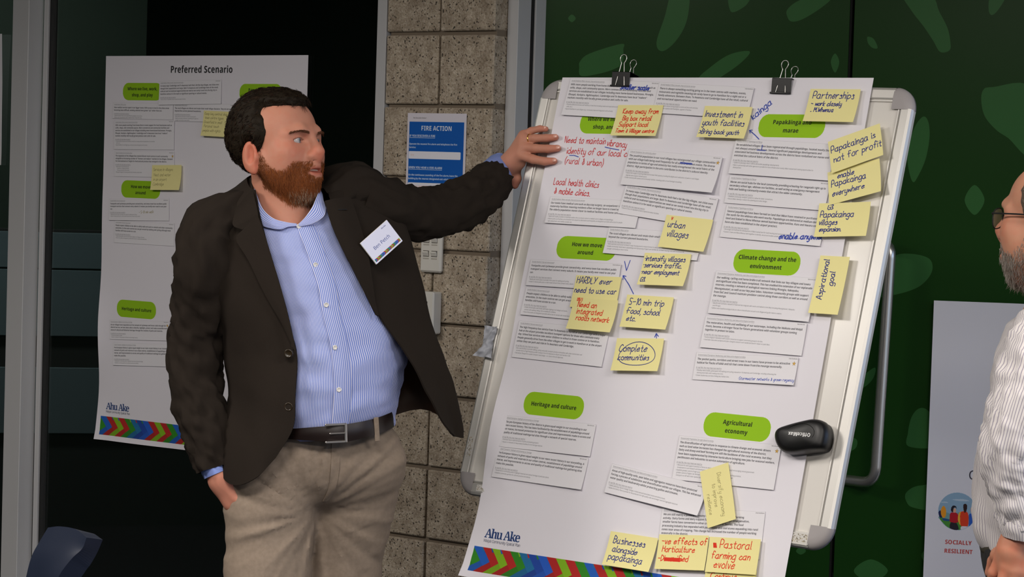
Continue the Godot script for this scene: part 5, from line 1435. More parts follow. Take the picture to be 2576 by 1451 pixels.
func add_hair(person: Node3D, xf: Transform3D, line_: Array, temple: Array, thick: float, cols: Array, n: int, len_: float, curl: float, called := "hair") -> void:
	var sk := skull()
	var b := mb()
	nets(b, sk, Vector3(-0.1, -0.1, -0.14), Vector3(0.1, 0.15, 0.125), 0.0042, Transform3D(), func(p: Vector3) -> Color: return (cols[0] as Color), func(d: float, p: Vector3) -> float:
		var edge := hair_edge(p, line_, temple) + 0.003 * creases.get_noise_3dv(p * 130.0)
		var t := thick * clampf(-edge / 0.020 + 0.12, 0.0, 1.0) * (1.0 + 0.45 * clampf((p.y - 0.06) / 0.05, 0.0, 1.0))
		return maxf(d - t + thick * 0.24 * creases.get_noise_3dv(p * Vector3(70, 70, 45)), edge * 0.7))
	var roots: PackedVector3Array = b.v.duplicate()
	if roots.is_empty():
		return
	for k in n:
		var p := roots[rng.randi() % roots.size()]
		var nrm := Vector3(p.x / 0.0057, (p.y - 0.03) / 0.0079, (p.z + 0.01) / 0.0094).normalized()
		p += Vector3(rng.randf_range(-1, 1), rng.randf_range(-1, 1), rng.randf_range(-1, 1)) * 0.003
		if hair_edge(p, line_, temple) > -0.002:
			continue
		var flow := Vector3(p.x * 2.0, -0.6 + 6.0 * maxf(0.0, p.y - 0.07), -0.9).normalized()
		if p.y > 0.085:
			flow = Vector3(0.5 + p.x * 4.0, 0.15, 0.25 - p.z * 4.0).normalized()
		var wav := Vector3(creases.get_noise_3dv(p * 40.0), creases.get_noise_3dv(p * 40.0 + Vector3(7, 3, 1)), creases.get_noise_3dv(p * 40.0 + Vector3(1, 9, 4)))
		flow = (flow + wav * curl).slide(nrm).normalized()
		var d := (flow + nrm * rng.randf_range(-0.05, 0.14)).normalized()
		var c: Color = cols[rng.randi() % cols.size()]
		strand(b, p - nrm * 0.0015, d, -nrm * rng.randf_range(0.2, 0.45) + (wav * curl * 0.8).slide(nrm), len_ * rng.randf_range(0.5, 1.1), 0.0005, c)
	for k in b.v.size():
		b.v[k] = xf * b.v[k]
	part(called, commit(b), mats.hair, person)

func beard_amount(p: Vector3, top: Array) -> float:
	if p.z < -0.006 or p.y < -0.136 or absf(p.x) > 0.079:
		return 0.0
	var a := clampf((lookup(top, p.z) - p.y) / 0.011, 0.0, 1.0) * clampf((p.z + 0.006) / 0.008, 0.0, 1.0)
	if p.y < -0.096:
		a *= clampf((p.z - (0.012 - (p.y + 0.1) * 1.2)) / 0.016 + 0.5, 0.0, 1.0)
	if absf(p.x) < 0.024 and p.y > -0.053 and (p.y > -0.0415 or p.z > 0.1035):
		return 0.0
	if p.z > 0.07:
		var q := pow(p.x / 0.0225, 2.0) + pow((p.y + 0.0650) / 0.0120, 2.0)
		a *= clampf((q - 1.0) / 0.35, 0.0, 1.0)
		if absf(p.x) < 0.019 and p.y < -0.077 and p.y > -0.089:
			a *= 0.35 + 0.65 * clampf(1.0 - absf(p.x) / 0.007, 0.0, 1.0)
	return a

func add_beard(person: Node3D, xf: Transform3D, scalp: Dictionary, top: Array, n: int, len_: float, pick) -> void:
	var b := mb()
	var near := PackedVector3Array()
	for p in scalp.v:
		if p.y < 0.0 and p.y > -0.14 and p.z > -0.012:
			near.append(p)
	for k in n:
		var p := near[rng.randi() % near.size()]
		var e := 0.0015
		var g: Vector3 = scalp.n[p]
		p += (Vector3(rng.randf_range(-1, 1), rng.randf_range(-1, 1), rng.randf_range(-1, 1)) * 0.003).slide(g)
		if rng.randf() > beard_amount(p, top):
			continue
		var flow := Vector3(p.x * 3.0, -1.0, 0.25)
		if p.y > -0.055 and p.z > 0.08:
			flow = Vector3(signf(p.x) * 0.9, -0.7, 0.1)
		flow = (flow.normalized() + Vector3(rng.randf_range(-1, 1), rng.randf_range(-1, 1), rng.randf_range(-1, 1)) * 0.35)
		flow = (flow - g * flow.dot(g) * 0.7).normalized()
		var l := len_ * rng.randf_range(0.6, 1.1) * (0.62 if p.y > -0.056 else 1.0) * clampf(0.45 + p.z * 9.0, 0.4, 1.0)
		strand(b, p - g * 0.001, (flow + g * rng.randf_range(0.2, 0.55)).normalized(), -g * 0.25 + Vector3(0, -0.2, 0), l, 0.00042, pick.call(p))
	for k in b.v.size():
		b.v[k] = xf * b.v[k]
	part("beard", commit(b), mats.hair, person)

func add_brows(person: Node3D, xf: Transform3D, prims: Array, col: Color) -> void:
	for s in [-1.0, 1.0]:
		var b := mb()
		for k in 240:
			var t := rng.randf()
			var p := Vector3(s * lerpf(0.013, 0.054, t), 0.0170 + 0.0045 * sin(t * 2.6) + rng.randf_range(-0.0030, 0.0030) * (1.0 - 0.5 * t), 0.11)
			for q in 40:
				var d := field(prims, p)
				if d < 0.0006:
					break
				p.z -= d * 0.8
			strand(b, p, Vector3(s * 0.8, 0.35 - 0.7 * t, 0.3).normalized(), Vector3(s * 0.2, -0.3, -0.3), 0.0075, 0.0003, col)
		for k in b.v.size():
			b.v[k] = xf * b.v[k]
		part("eyebrow", commit(b), mats.hair, person)

func stripes(pitch_px: int, base: Color, band: Color, share: float, weft: float) -> Image:
	var im := page(pitch_px * 8, 64, base)
	for k in 8:
		im.fill_rect(Rect2i(k * pitch_px, 0, int(pitch_px * share), 64), band)
	for y in 64:
		for x in im.get_width():
			var c := im.get_pixel(x, y)
			im.set_pixel(x, y, c.lerp(Color.WHITE if (y + x) % 2 == 0 else Color.BLACK, rng.randf() * weft))
	return im

func people_materials():
	mats.skin = vertex_mat(0.55)
	mats.skin.metallic_specular = 0.35
	mats.skin.subsurf_scatter_enabled = true
	mats.skin.subsurf_scatter_strength = 0.12
	mats.hair = vertex_mat(0.65)
	mats.hair.metallic_specular = 0.25
	mats.eye = vertex_mat(0.12)
	var twill := plain(Color(0.155, 0.133, 0.115), 0.95)
	twill.metallic_specular = 0.2
	twill.heightmap_enabled = true
	twill.heightmap_texture = speckle(71, 0.35, [], false, 256)
	twill.heightmap_scale = 0.03
	mats.jacket = tri(twill, 14.0)
	mats.lining = plain(Color(0.22, 0.13, 0.06), 0.5)
	var sh := print_on(stripes(24, Color(0.40, 0.50, 0.80), Color(0.80, 0.81, 0.92), 0.5, 0.07), 0.85)
	sh.uv1_scale = Vector3(1.0 / (0.0041 * 8.0), 1.0 / 0.01, 1)
	mats.shirt = sh
	var sh2: StandardMaterial3D = sh.duplicate()
	mats.shirt_plain = plain(Color(0.52, 0.60, 0.86), 0.85)
	var chino := plain(Color(0.56, 0.50, 0.44), 0.92)
	chino.albedo_texture = speckle(72, 0.03, [[0.0, Color(0.90, 0.89, 0.88)], [1.0, Color(1, 1, 1)]], false, 256)
	chino.heightmap_enabled = true
	chino.heightmap_texture = speckle(73, 0.4, [], false, 256)
	chino.heightmap_scale = 0.02
	mats.chino = tri(chino, 10.0)
	mats.belt = plain(Color(0.10, 0.055, 0.045), 0.4)
	mats.buckle = plain(Color(0.75, 0.73, 0.71), 0.3, 0.9)
	mats.button = plain(Color(0.87, 0.86, 0.84), 0.35)
	mats.horn = plain(Color(0.16, 0.12, 0.06), 0.3)
	mats.gold = plain(Color(0.95, 0.76, 0.40), 0.2, 1.0)
	mats.shoe = plain(Color(0.12, 0.08, 0.06), 0.4)
	var s2 := print_on(stripes(24, Color(0.83, 0.81, 0.80), Color(0.60, 0.575, 0.62), 0.32, 0.05), 0.85)
	s2.uv1_scale = Vector3(1.0 / (0.0056 * 8.0), 1.0 / 0.01, 1)
	mats.shirt2 = s2
	mats.black_cloth = plain(Color(0.06, 0.055, 0.06), 0.9)

func disc(r: float, h: float, holes := 4) -> ArrayMesh:
	var b := mb()
	var prof := [[0.0, h * 0.55], [r * 0.62, h * 0.5], [r * 0.72, h], [r * 0.92, h], [r, h * 0.6], [r, 0.0], [0.0, 0.0]]
	var p := PackedVector3Array()
	for q in prof:
		for k in 21:
			p.append(Vector3(cos(TAU * k / 20.0) * q[0], sin(TAU * k / 20.0) * q[0], q[1]))
	grid(b, p, 21, prof.size())
	return commit(b)

func build_speaker():
	people_materials()
	var root := thing("person", "bearded man in a dark jacket and blue striped shirt touching the whiteboard's edge", "person", Transform3D(Basis(), Vector3(-0.4641, 0.0, -5.45)))
	var base := Color(0.50, 0.225, 0.150)
	# --- one body: head, neck, trunk under the clothes, both hands ---
	var hx := Transform3D(Basis(Vector3.UP, deg_to_rad(57.0)) * Basis(Vector3.RIGHT, deg_to_rad(-8.0)), Vector3(-0.0533, 1.6663, 0.0))
	hx.basis = Basis(Vector3.BACK, deg_to_rad(-1.8)) * hx.basis
	var hp := head_prims()
	var inv := hx.affine_inverse()
	var neck := [cap(inv * Vector3(-0.0537, 1.6111, -0.02), inv * Vector3(-0.0299, 1.4863, -0.005), 0.054, 0.064, 0.03), cap(inv * Vector3(-0.0595, 1.5763, 0.0), inv * Vector3(-0.0154, 1.4832, 0.03), 0.040, 0.045, 0.03)]
	var all := hp + neck
	var b := mb()
	nets(b, all, Vector3(-0.125, -0.235, -0.125), Vector3(0.125, 0.13, 0.135), 0.003, hx, func(p: Vector3) -> Color: return skin_dye(base, p).lerp(Color(0.24, 0.085, 0.036), 0.72 * beard_amount(p, BEARD)))
	var scalp := surface_of(b, inv)
	var trunk := [
		cap(Vector3(-0.0307, 1.4992, -0.01), Vector3(-0.0123, 1.4307, 0.0), 0.062, 0.075, 0.03),
		ell(Vector3(-0.0109, 1.3787, 0.0), Vector3(0.155, 0.13, 0.09), 0.05), ell(Vector3(0.0387, 1.1813, 0.01), Vector3(0.150, 0.20, 0.105), 0.08), ell(Vector3(0.0427, 1.0063, 0.0), Vector3(0.155, 0.13, 0.105), 0.06),
		cap(Vector3(-0.1667, 1.461, 0.02), Vector3(-0.2139, 1.2341, 0.01), 0.045, 0.036, 0.03), cap(Vector3(-0.2139, 1.2341, 0.01), Vector3(-0.2077, 1.115, 0.035), 0.034, 0.030, 0.02), cap(Vector3(-0.2077, 1.115, 0.035), Vector3(-0.1644, 0.9812, 0.065), 0.030, 0.026, 0.02),
		cap(Vector3(0.131, 1.529, -0.09), Vector3(0.2969, 1.5268, -0.28), 0.05, 0.042, 0.03), cap(Vector3(0.2969, 1.5268, -0.28), Vector3(0.4394, 1.6352, -0.4847), 0.04, 0.029, 0.02),
		cap(Vector3(-0.0411, 0.9624, 0.02), Vector3(-0.051, 0.5, 0.05), 0.07, 0.045, 0.03), cap(Vector3(-0.051, 0.5, 0.05), Vector3(-0.0591, 0.09, 0.02), 0.05, 0.035, 0.02),
		cap(Vector3(0.1236, 0.9599, -0.045), Vector3(0.1036, 0.5, -0.065), 0.065, 0.040, 0.03), cap(Vector3(0.1036, 0.5, -0.065), Vector3(0.1055, 0.09, -0.09), 0.05, 0.035, 0.02),
	]
	nets(b, trunk, Vector3(-0.45, 0.0, -0.75), Vector3(0.65, 1.55, 0.35), 0.014, Transform3D(), func(_p: Vector3) -> Color: return base)
	# the hand on the board: back of the hand, four fingers laid on the paper, thumb behind the edge
	var w := Vector3(0.4394, 1.6352, -0.4847)
	var hand_ := [cap(w, Vector3(0.4575, 1.6499, -0.4487), 0.0255, 0.023, 0.012)]
	for m in [Vector3(0.4797, 1.7113, -0.4416), Vector3(0.4814, 1.7014, -0.4315), Vector3(0.4798, 1.6829, -0.4237), Vector3(0.4761, 1.6644, -0.4229)]:
		hand_.append(cap(Vector3(0.4519, 1.6455, -0.4623), m, 0.0185, 0.0125, 0.014))
	for fg in [
		[Vector3(0.4797, 1.7114, -0.4442), Vector3(0.4977, 1.7224, -0.4363), Vector3(0.5187, 1.728, -0.4346), Vector3(0.5321, 1.7275, -0.4323), 0.0092, 0.0066],
		[Vector3(0.4813, 1.7017, -0.4329), Vector3(0.5066, 1.7045, -0.4177), Vector3(0.5333, 1.7061, -0.4128), Vector3(0.5545, 1.7087, -0.4066), 0.0106, 0.0078],
		[Vector3(0.4798, 1.6829, -0.425), Vector3(0.508, 1.6811, -0.4072), Vector3(0.5374, 1.6811, -0.3995), Vector3(0.5607, 1.6832, -0.3925), 0.0112, 0.0080],
		[Vector3(0.4762, 1.6638, -0.424), Vector3(0.5038, 1.6558, -0.4031), Vector3(0.5306, 1.6517, -0.3962), Vector3(0.5529, 1.6532, -0.3886), 0.0112, 0.0080]]:
		hand_ += [cap(fg[0], fg[1], fg[4], fg[4] * 0.94, 0.005), cap(fg[1], fg[2], fg[4] * 0.95, fg[4] * 0.86, 0.003), cap(fg[2], fg[3], fg[4] * 0.86, fg[5], 0.003)]
	hand_ += [cap(Vector3(0.4465, 1.6354, -0.479), Vector3(0.4583, 1.6244, -0.4765), 0.021, 0.0165, 0.012), cap(Vector3(0.4583, 1.6244, -0.4765), Vector3(0.4659, 1.609, -0.473), 0.0155, 0.0125, 0.008), cap(Vector3(0.4659, 1.609, -0.473), Vector3(0.4632, 1.5944, -0.4754), 0.0125, 0.0098, 0.005), cap(Vector3(0.4522, 1.6356, -0.4692), Vector3(0.4746, 1.6476, -0.4449), 0.019, 0.012, 0.012)]
	var c0 := Vector3(0.4926, 1.6594, -0.4372)
	var tips := [Vector3(0.5321, 1.7275, -0.4323), Vector3(0.5545, 1.7087, -0.4066), Vector3(0.5607, 1.6832, -0.3925), Vector3(0.5529, 1.6532, -0.3886), Vector3(0.4632, 1.5944, -0.4754)]
	nets(b, hand_, c0 - Vector3(0.11, 0.11, 0.09), c0 + Vector3(0.11, 0.11, 0.09), 0.0026, Transform3D(), func(p: Vector3) -> Color:
		var t := 0.0
		for q in tips:
			t += exp(-p.distance_squared_to(q) / 0.0003)
		return base.lerp(Color(0.56, 0.22, 0.15), clampf(t + 0.3 * creases.get_noise_3dv(p * 40.0), 0.0, 1.0)))
	# the hand going into the pocket
	var ph := [cap(Vector3(-0.1644, 0.9812, 0.065), Vector3(-0.1459, 0.9424, 0.068), 0.026, 0.028, 0.02), cap(Vector3(-0.1459, 0.9424, 0.068), Vector3(-0.1204, 0.8952, 0.07), 0.030, 0.026, 0.02), cap(Vector3(-0.1325, 0.9329, 0.085), Vector3(-0.0981, 0.8887, 0.1), 0.014, 0.010, 0.01)]
	for q in [Vector3(-0.1129, 0.8331, 0.045), Vector3(-0.106, 0.8303, 0.06), Vector3(-0.0993, 0.8344, 0.075), Vector3(-0.0947, 0.8433, 0.088)]:
		ph.append(cap(Vector3(-0.1223, 0.8948, 0.068), q, 0.0125, 0.0085, 0.006))
	var c1 := Vector3(-0.1246, 0.9368, 0.08)
	nets(b, ph, c1 - Vector3(0.09, 0.13, 0.07), c1 + Vector3(0.09, 0.13, 0.07), 0.005, Transform3D(), func(_p: Vector3) -> Color: return base.lerp(Color(0.56, 0.22, 0.15), 0.5))
	part("body", commit(b), mats.skin, root)
	# nails
	var nail := plain(Color(0.85, 0.62, 0.55), 0.25)
	for q in [[Vector3(0.5282, 1.7307, -0.4287), 0.0050], [Vector3(0.5533, 1.7113, -0.3992), 0.0062], [Vector3(0.5605, 1.6854, -0.3841), 0.0062], [Vector3(0.553, 1.6554, -0.3802), 0.0062]]:
		var nb := mb()
		nets(nb, [ell(Vector3.ZERO, Vector3(q[1] * 1.25, q[1] * 0.85, 0.0016), 0.001)], Vector3(-0.009, -0.008, -0.004), Vector3(0.009, 0.008, 0.004), 0.0013)
		part("fingernail", commit(nb), nail, root, Transform3D(Basis(Vector3(0.7809, 0.0, 0.6247), Vector3(0.1623, 0.9657, -0.2029), Vector3(-0.6032, 0.2598, 0.7541)), q[0]))
	for s in [-1.0, 1.0]:
		part("eye", eyeball(Vector3(0.28, 0.02, 1.0), Color(0.16, 0.19, 0.21)), mats.eye, root, hx * Transform3D(Basis(), Vector3(0.0325 * s, 0.002, 0.0705)))
	var tb := mb()
	box(tb, Vector3(0, -0.0605, 0.0915), Vector3(0.030, 0.006, 0.008), 0.002)
	part("teeth", commit(tb), plain(Color(0.80, 0.76, 0.70), 0.3), root, hx)
	var dark := [Color(0.014, 0.009, 0.0065), Color(0.024, 0.015, 0.010), Color(0.052, 0.031, 0.019), Color(0.010, 0.007, 0.005)]
	add_hair(root, hx, [[-0.12, -0.075], [-0.075, -0.082], [-0.050, -0.072], [-0.038, -0.040], [-0.030, 0.002], [-0.004, 0.006], [0.0, 0.078], [0.050, 0.080], [0.075, 0.078], [0.12, 0.080]], [[-0.046, -0.02], [-0.036, 0.008], [0.000, 0.018], [0.024, 0.026], [0.052, 0.020], [0.068, 0.008], [0.076, 0.010]], 0.012, dark, 24000, 0.014, 1.0)
	add_beard(root, hx, scalp, BEARD, 26000, 0.0100, func(p: Vector3) -> Color:
		var grey := clampf((-p.y - 0.098) / 0.02, 0.0, 1.0) * clampf((p.z - 0.05) / 0.03, 0.0, 1.0)
		var c := Color(0.36, 0.115, 0.034).lerp(Color(0.17, 0.050, 0.018), rng.randf())
		if rng.randf() < grey * 0.6:
			c = Color(0.48, 0.36, 0.25)
		elif p.z < 0.02:
			c = c.lerp(Color(0.06, 0.025, 0.012), 0.4)
		return c)
	add_brows(root, hx, all, Color(0.13, 0.055, 0.030))
	# wedding band on the ring finger
	var rb := mb()
	var rc := Vector3(0.4954, 1.7034, -0.4249)
	var ra := (Vector3(0.5066, 1.7045, -0.4177) - Vector3(0.4813, 1.7017, -0.4329)).normalized()
	var r1 := ra.cross(Vector3.UP).normalized()
	var r2 := ra.cross(r1)
	var loop := PackedVector3Array()
	for k in 33:
		loop.append(rc + (r1 * cos(TAU * k / 32.0) + r2 * sin(TAU * k / 32.0)) * 0.0112)
	var ww := PackedFloat32Array()
	ww.resize(33)
	ww.fill(0.0013)
	tube(rb, loop, ww, ww, 8, false)
	rb.weld = 1
	part("ring", commit(rb), mats.gold, root)
	# --- shirt ---
	var shirt := part("shirt", cloth([PackedVector3Array([Vector3(-0.1026, 1.5235, 0.03), Vector3(-0.0722, 1.5098, 0.072), Vector3(-0.0001, 1.4969, 0.082), Vector3(0.0506, 1.5354, 0.045), Vector3(0.0797, 1.5443, 0.0)]), PackedVector3Array([Vector3(-0.0921, 1.4476, 0.07), Vector3(-0.0464, 1.4456, 0.1), Vector3(0.0227, 1.444, 0.113), Vector3(0.0874, 1.4619, 0.075), Vector3(0.1264, 1.4702, 0.02)]), PackedVector3Array([Vector3(-0.0712, 1.3806, 0.09), Vector3(-0.0171, 1.3794, 0.122), Vector3(0.0488, 1.3862, 0.133), Vector3(0.1247, 1.3955, 0.095), Vector3(0.1803, 1.3942, 0.02)]), PackedVector3Array([Vector3(-0.0424, 1.2968, 0.1), Vector3(0.0119, 1.2981, 0.138), Vector3(0.0746, 1.3035, 0.153), Vector3(0.162, 1.3123, 0.11), Vector3(0.2255, 1.3086, 0.01)]), PackedVector3Array([Vector3(-0.0307, 1.2126, 0.11), Vector3(0.0234, 1.2171, 0.148), Vector3(0.0961, 1.2222, 0.163), Vector3(0.1862, 1.2286, 0.12), Vector3(0.2406, 1.2216, 0.0)]), PackedVector3Array([Vector3(-0.0284, 1.1274, 0.11), Vector3(0.0258, 1.1325, 0.148), Vector3(0.1027, 1.1363, 0.163), Vector3(0.1885, 1.1478, 0.12), Vector3(0.2299, 1.143, 0.0)]), PackedVector3Array([Vector3(-0.0273, 1.0538, 0.1), Vector3(0.0265, 1.0589, 0.133), Vector3(0.0994, 1.0687, 0.148), Vector3(0.1813, 1.0844, 0.11), Vector3(0.2185, 1.086, 0.0)]), PackedVector3Array([Vector3(-0.0276, 1.0296, 0.09), Vector3(0.0265, 1.035, 0.125), Vector3(0.0994, 1.0449, 0.14), Vector3(0.1772, 1.0602, 0.1), Vector3(0.2148, 1.0641, 0.0)])], 7, 7, 0.0012, mats.shirt, mats.shirt, 0.007, 13.0, Vector3(0.6, 1.7, 0.6)), null, root)
	part("placket", cloth([PackedVector3Array([Vector3(-0.0001, 1.4945, 0.0905), Vector3(0.0118, 1.4949, 0.091), Vector3(0.0235, 1.4969, 0.089), Vector3(0.0357, 1.4988, 0.082)]), PackedVector3Array([Vector3(0.0203, 1.4525, 0.1175), Vector3(0.0322, 1.4529, 0.118), Vector3(0.0439, 1.4549, 0.116), Vector3(0.056, 1.4568, 0.109)]), PackedVector3Array([Vector3(0.0361, 1.4154, 0.1315), Vector3(0.0479, 1.4157, 0.132), Vector3(0.0595, 1.4177, 0.13), Vector3(0.0716, 1.4195, 0.123)]), PackedVector3Array([Vector3(0.0535, 1.37, 0.1445), Vector3(0.0654, 1.3703, 0.145), Vector3(0.077, 1.3723, 0.143), Vector3(0.0891, 1.3741, 0.136)]), PackedVector3Array([Vector3(0.0664, 1.312, 0.1585), Vector3(0.0782, 1.3124, 0.159), Vector3(0.0897, 1.3143, 0.157), Vector3(0.1018, 1.316, 0.15)]), PackedVector3Array([Vector3(0.0838, 1.2498, 0.1665), Vector3(0.0956, 1.2503, 0.167), Vector3(0.1072, 1.2522, 0.165), Vector3(0.1193, 1.2538, 0.158)]), PackedVector3Array([Vector3(0.0945, 1.1788, 0.1705), Vector3(0.1063, 1.1792, 0.171), Vector3(0.1179, 1.1811, 0.169), Vector3(0.13, 1.1826, 0.162)]), PackedVector3Array([Vector3(0.0944, 1.1109, 0.1655), Vector3(0.1062, 1.1113, 0.166), Vector3(0.1178, 1.1132, 0.164), Vector3(0.1299, 1.1146, 0.157)]), PackedVector3Array([Vector3(0.0897, 1.0673, 0.1545), Vector3(0.1016, 1.0678, 0.155), Vector3(0.1132, 1.0696, 0.153), Vector3(0.1254, 1.071, 0.146)])], 4, 6, 0.003, mats.shirt, mats.shirt, 0.0008, 20.0), null, shirt)
	for q in [Vector3(0.0043, 1.4946, 0.092), Vector3(0.0454, 1.4148, 0.1315), Vector3(0.0724, 1.3315, 0.157), Vector3(0.0942, 1.2427, 0.1675), Vector3(0.1052, 1.1538, 0.1695)]:
		part("button", disc(0.0052, 0.0022), mats.button, shirt, Transform3D(Basis(Vector3.UP, 0.25), q))
	part("collar", cloth([PackedVector3Array([Vector3(-0.1052, 1.5878, -0.02), Vector3(-0.11, 1.5746, -0.02), Vector3(-0.1131, 1.5572, -0.02)]), PackedVector3Array([Vector3(-0.0968, 1.5667, 0.03), Vector3(-0.0983, 1.5409, 0.034), Vector3(-0.093, 1.5197, 0.038)]), PackedVector3Array([Vector3(-0.0755, 1.5293, 0.07), Vector3(-0.0802, 1.5122, 0.078), Vector3(-0.075, 1.4945, 0.082)]), PackedVector3Array([Vector3(-0.051, 1.509, 0.088), Vector3(-0.0518, 1.4972, 0.094), Vector3(-0.0377, 1.4866, 0.096)]), PackedVector3Array([Vector3(-0.0233, 1.5014, 0.09), Vector3(-0.0211, 1.4964, 0.094), Vector3(-0.0175, 1.4923, 0.095)]), PackedVector3Array([Vector3(-0.0011, 1.4987, 0.09), Vector3(-0.0001, 1.4971, 0.092), Vector3(0.0009, 1.4945, 0.092)])], 6, 5, 0.0018, mats.shirt, mats.shirt, 0.0006, 20.0), null, shirt)
	part("collar", cloth([PackedVector3Array([Vector3(0.0042, 1.4989, 0.092), Vector3(0.0052, 1.4964, 0.093), Vector3(0.0061, 1.4939, 0.093)]), PackedVector3Array([Vector3(0.017, 1.5128, 0.088), Vector3(0.0261, 1.5064, 0.092), Vector3(0.0331, 1.5007, 0.093)]), PackedVector3Array([Vector3(0.0293, 1.5327, 0.078), Vector3(0.0437, 1.5221, 0.084), Vector3(0.0558, 1.5165, 0.084)]), PackedVector3Array([Vector3(0.0351, 1.5497, 0.06), Vector3(0.0469, 1.5416, 0.066), Vector3(0.0572, 1.535, 0.064)]), PackedVector3Array([Vector3(0.0382, 1.5666, 0.03), Vector3(0.0439, 1.5583, 0.034), Vector3(0.049, 1.5515, 0.03)]), PackedVector3Array([Vector3(0.0357, 1.5792, -0.02), Vector3(0.0394, 1.5706, -0.02), Vector3(0.043, 1.5638, -0.02)])], 6, 5, 0.0018, mats.shirt, mats.shirt, 0.0006, 20.0), null, shirt)
	# cuffs
	var cb := mb()
	tube(cb, PackedVector3Array([Vector3(0.3979, 1.6023, -0.39), Vector3(0.4273, 1.6294, -0.4976), Vector3(0.4351, 1.634, -0.4903)]), PackedFloat32Array([0.038, 0.0395, 0.038]), PackedFloat32Array([0.038, 0.0395, 0.038]), 28, false)
	cb.weld = 1
	part("cuff", commit(cb), mats.shirt_plain, shirt)
	cb = mb()
	tube(cb, PackedVector3Array([Vector3(-0.1783, 1.0055, 0.055), Vector3(-0.1605, 0.9659, 0.066), Vector3(-0.1558, 0.9558, 0.067)]), PackedFloat32Array([0.033, 0.035, 0.034]), PackedFloat32Array([0.033, 0.035, 0.034]), 24, false)
	cb.weld = 1
	part("cuff", commit(cb), mats.shirt_plain, shirt)
	# --- trousers: a field with drag folds ---
	var tf := [
		ell(Vector3(0.0409, 0.9926, -0.005), Vector3(0.203, 0.120, 0.135), 0.05),
		cap(Vector3(-0.0442, 0.9539, 0.022), Vector3(-0.0466, 0.7334, 0.06), 0.105, 0.088, 0.02), cap(Vector3(-0.0476, 0.7317, 0.05), Vector3(-0.051, 0.42, 0.05), 0.088, 0.078, 0.03), cap(Vector3(-0.051, 0.42, 0.05), Vector3(-0.0573, 0.06, 0.02), 0.076, 0.068, 0.03),
		cap(Vector3(0.1315, 0.9525, -0.035), Vector3(0.1071, 0.7179, -0.065), 0.106, 0.081, 0.02), cap(Vector3(0.1071, 0.7179, -0.065), Vector3(0.1011, 0.42, -0.05), 0.081, 0.076, 0.03), cap(Vector3(0.1011, 0.42, -0.05), Vector3(0.1038, 0.06, -0.09), 0.075, 0.068, 0.03),
	]
	var cut := 1.0502
	var crotch := Vector2(0.0563, 0.8781)
	var ff := func(d: float, p: Vector3) -> float:
		if absf(d) < 0.04:
			# drag folds fan out from the crotch
			var q := Vector2(p.x, p.y) - crotch
			var a := atan2(q.y, q.x)
			var r := q.length()
			d += 0.0060 * creases.get_noise_3d(a * 5.5, r * 2.6, p.z * 2.0) * smoothstep(0.0, 0.07, r) + 0.0022 * creases.get_noise_3d(p.x * 9.0 + p.y * 5.0, p.y * 26.0 - p.x * 12.0, p.z * 6.0)
		return maxf(d, maxf(p.y - cut - 0.10 * (p.x - 0.05), 0.035 - p.y))
	var tm := mb()
	nets(tm, tf, Vector3(-0.26, 0.03, -0.24), Vector3(0.36, cut + 0.06, 0.24), 0.0065, Transform3D(), null, ff)
	tm.t = PackedVector2Array()
	var trousers := part("trousers", commit(tm), mats.chino, root)
	# the fly placket lies on the cloth
	var fl := []
	for q in [Vector3(0.0897, 1.0359, 0.1083), Vector3(0.0905, 1.0052, 0.1083), Vector3(0.0898, 0.9711, 0.1067), Vector3(0.0855, 0.9411, 0.1016), Vector3(0.0793, 0.9196, 0.0929), Vector3(0.0721, 0.904, 0.0814)]:
		var row := PackedVector3Array()
		for t in 3:
			var x := lerpf(q.x, q.z, t / 2.0)
			var z := 0.26
			for step in 60:
				var dd: float = ff.call(field(tf, Vector3(x, q.y, z)), Vector3(x, q.y, z))
				if dd < 0.0008:
					break
				z -= maxf(dd * 0.7, 0.0005)
			row.append(Vector3(x, q.y, z + 0.0022))
		fl.append(row)
	part("fly", cloth(fl, 4, 5, 0.003, mats.chino, mats.chino, 0.0), null, trousers)
	for k in 2:
		var ft := [cap([Vector3(-0.0573, 0.045, 0.02), Vector3(0.1038, 0.045, -0.09)][k], [Vector3(-0.0429, 0.04, 0.17), Vector3(0.1411, 0.04, 0.06)][k], 0.042, 0.036, 0.02)]
		var sb := mb()
		var cc: Vector3 = ft[0][1]
		nets(sb, ft, cc + Vector3(-0.1, -0.05, -0.08), cc + Vector3(0.12, 0.07, 0.24), 0.008, Transform3D(), null, func(d: float, p: Vector3) -> float: return maxf(d, 0.002 - p.y))
		sb.t = PackedVector2Array()
		part("shoe", commit(sb), mats.shoe, root)
	# --- belt ---
	var belt := part("belt", cloth([PackedVector3Array([Vector3(-0.0366, 1.0615, 0.095), Vector3(0.0041, 1.0648, 0.14), Vector3(0.0561, 1.0717, 0.158), Vector3(0.1209, 1.0797, 0.158), Vector3(0.1793, 1.0898, 0.122), Vector3(0.2121, 1.097, 0.035), Vector3(0.2023, 1.0929, -0.06)]), PackedVector3Array([Vector3(-0.0359, 1.049, 0.098), Vector3(0.0047, 1.0533, 0.143), Vector3(0.0601, 1.0569, 0.161), Vector3(0.1199, 1.0605, 0.161), Vector3(0.1816, 1.0731, 0.125), Vector3(0.2145, 1.0809, 0.038), Vector3(0.2046, 1.0753, -0.06)]), PackedVector3Array([Vector3(-0.0356, 1.037, 0.098), Vector3(0.0032, 1.0421, 0.142), Vector3(0.0647, 1.0417, 0.16), Vector3(0.1186, 1.0416, 0.159), Vector3(0.1837, 1.056, 0.123), Vector3(0.2166, 1.0635, 0.036), Vector3(0.2068, 1.0578, -0.06)])], 8, 3, 0.004, mats.belt, mats.belt, 0.0006, 20.0), null, root)
	var kb := mb()
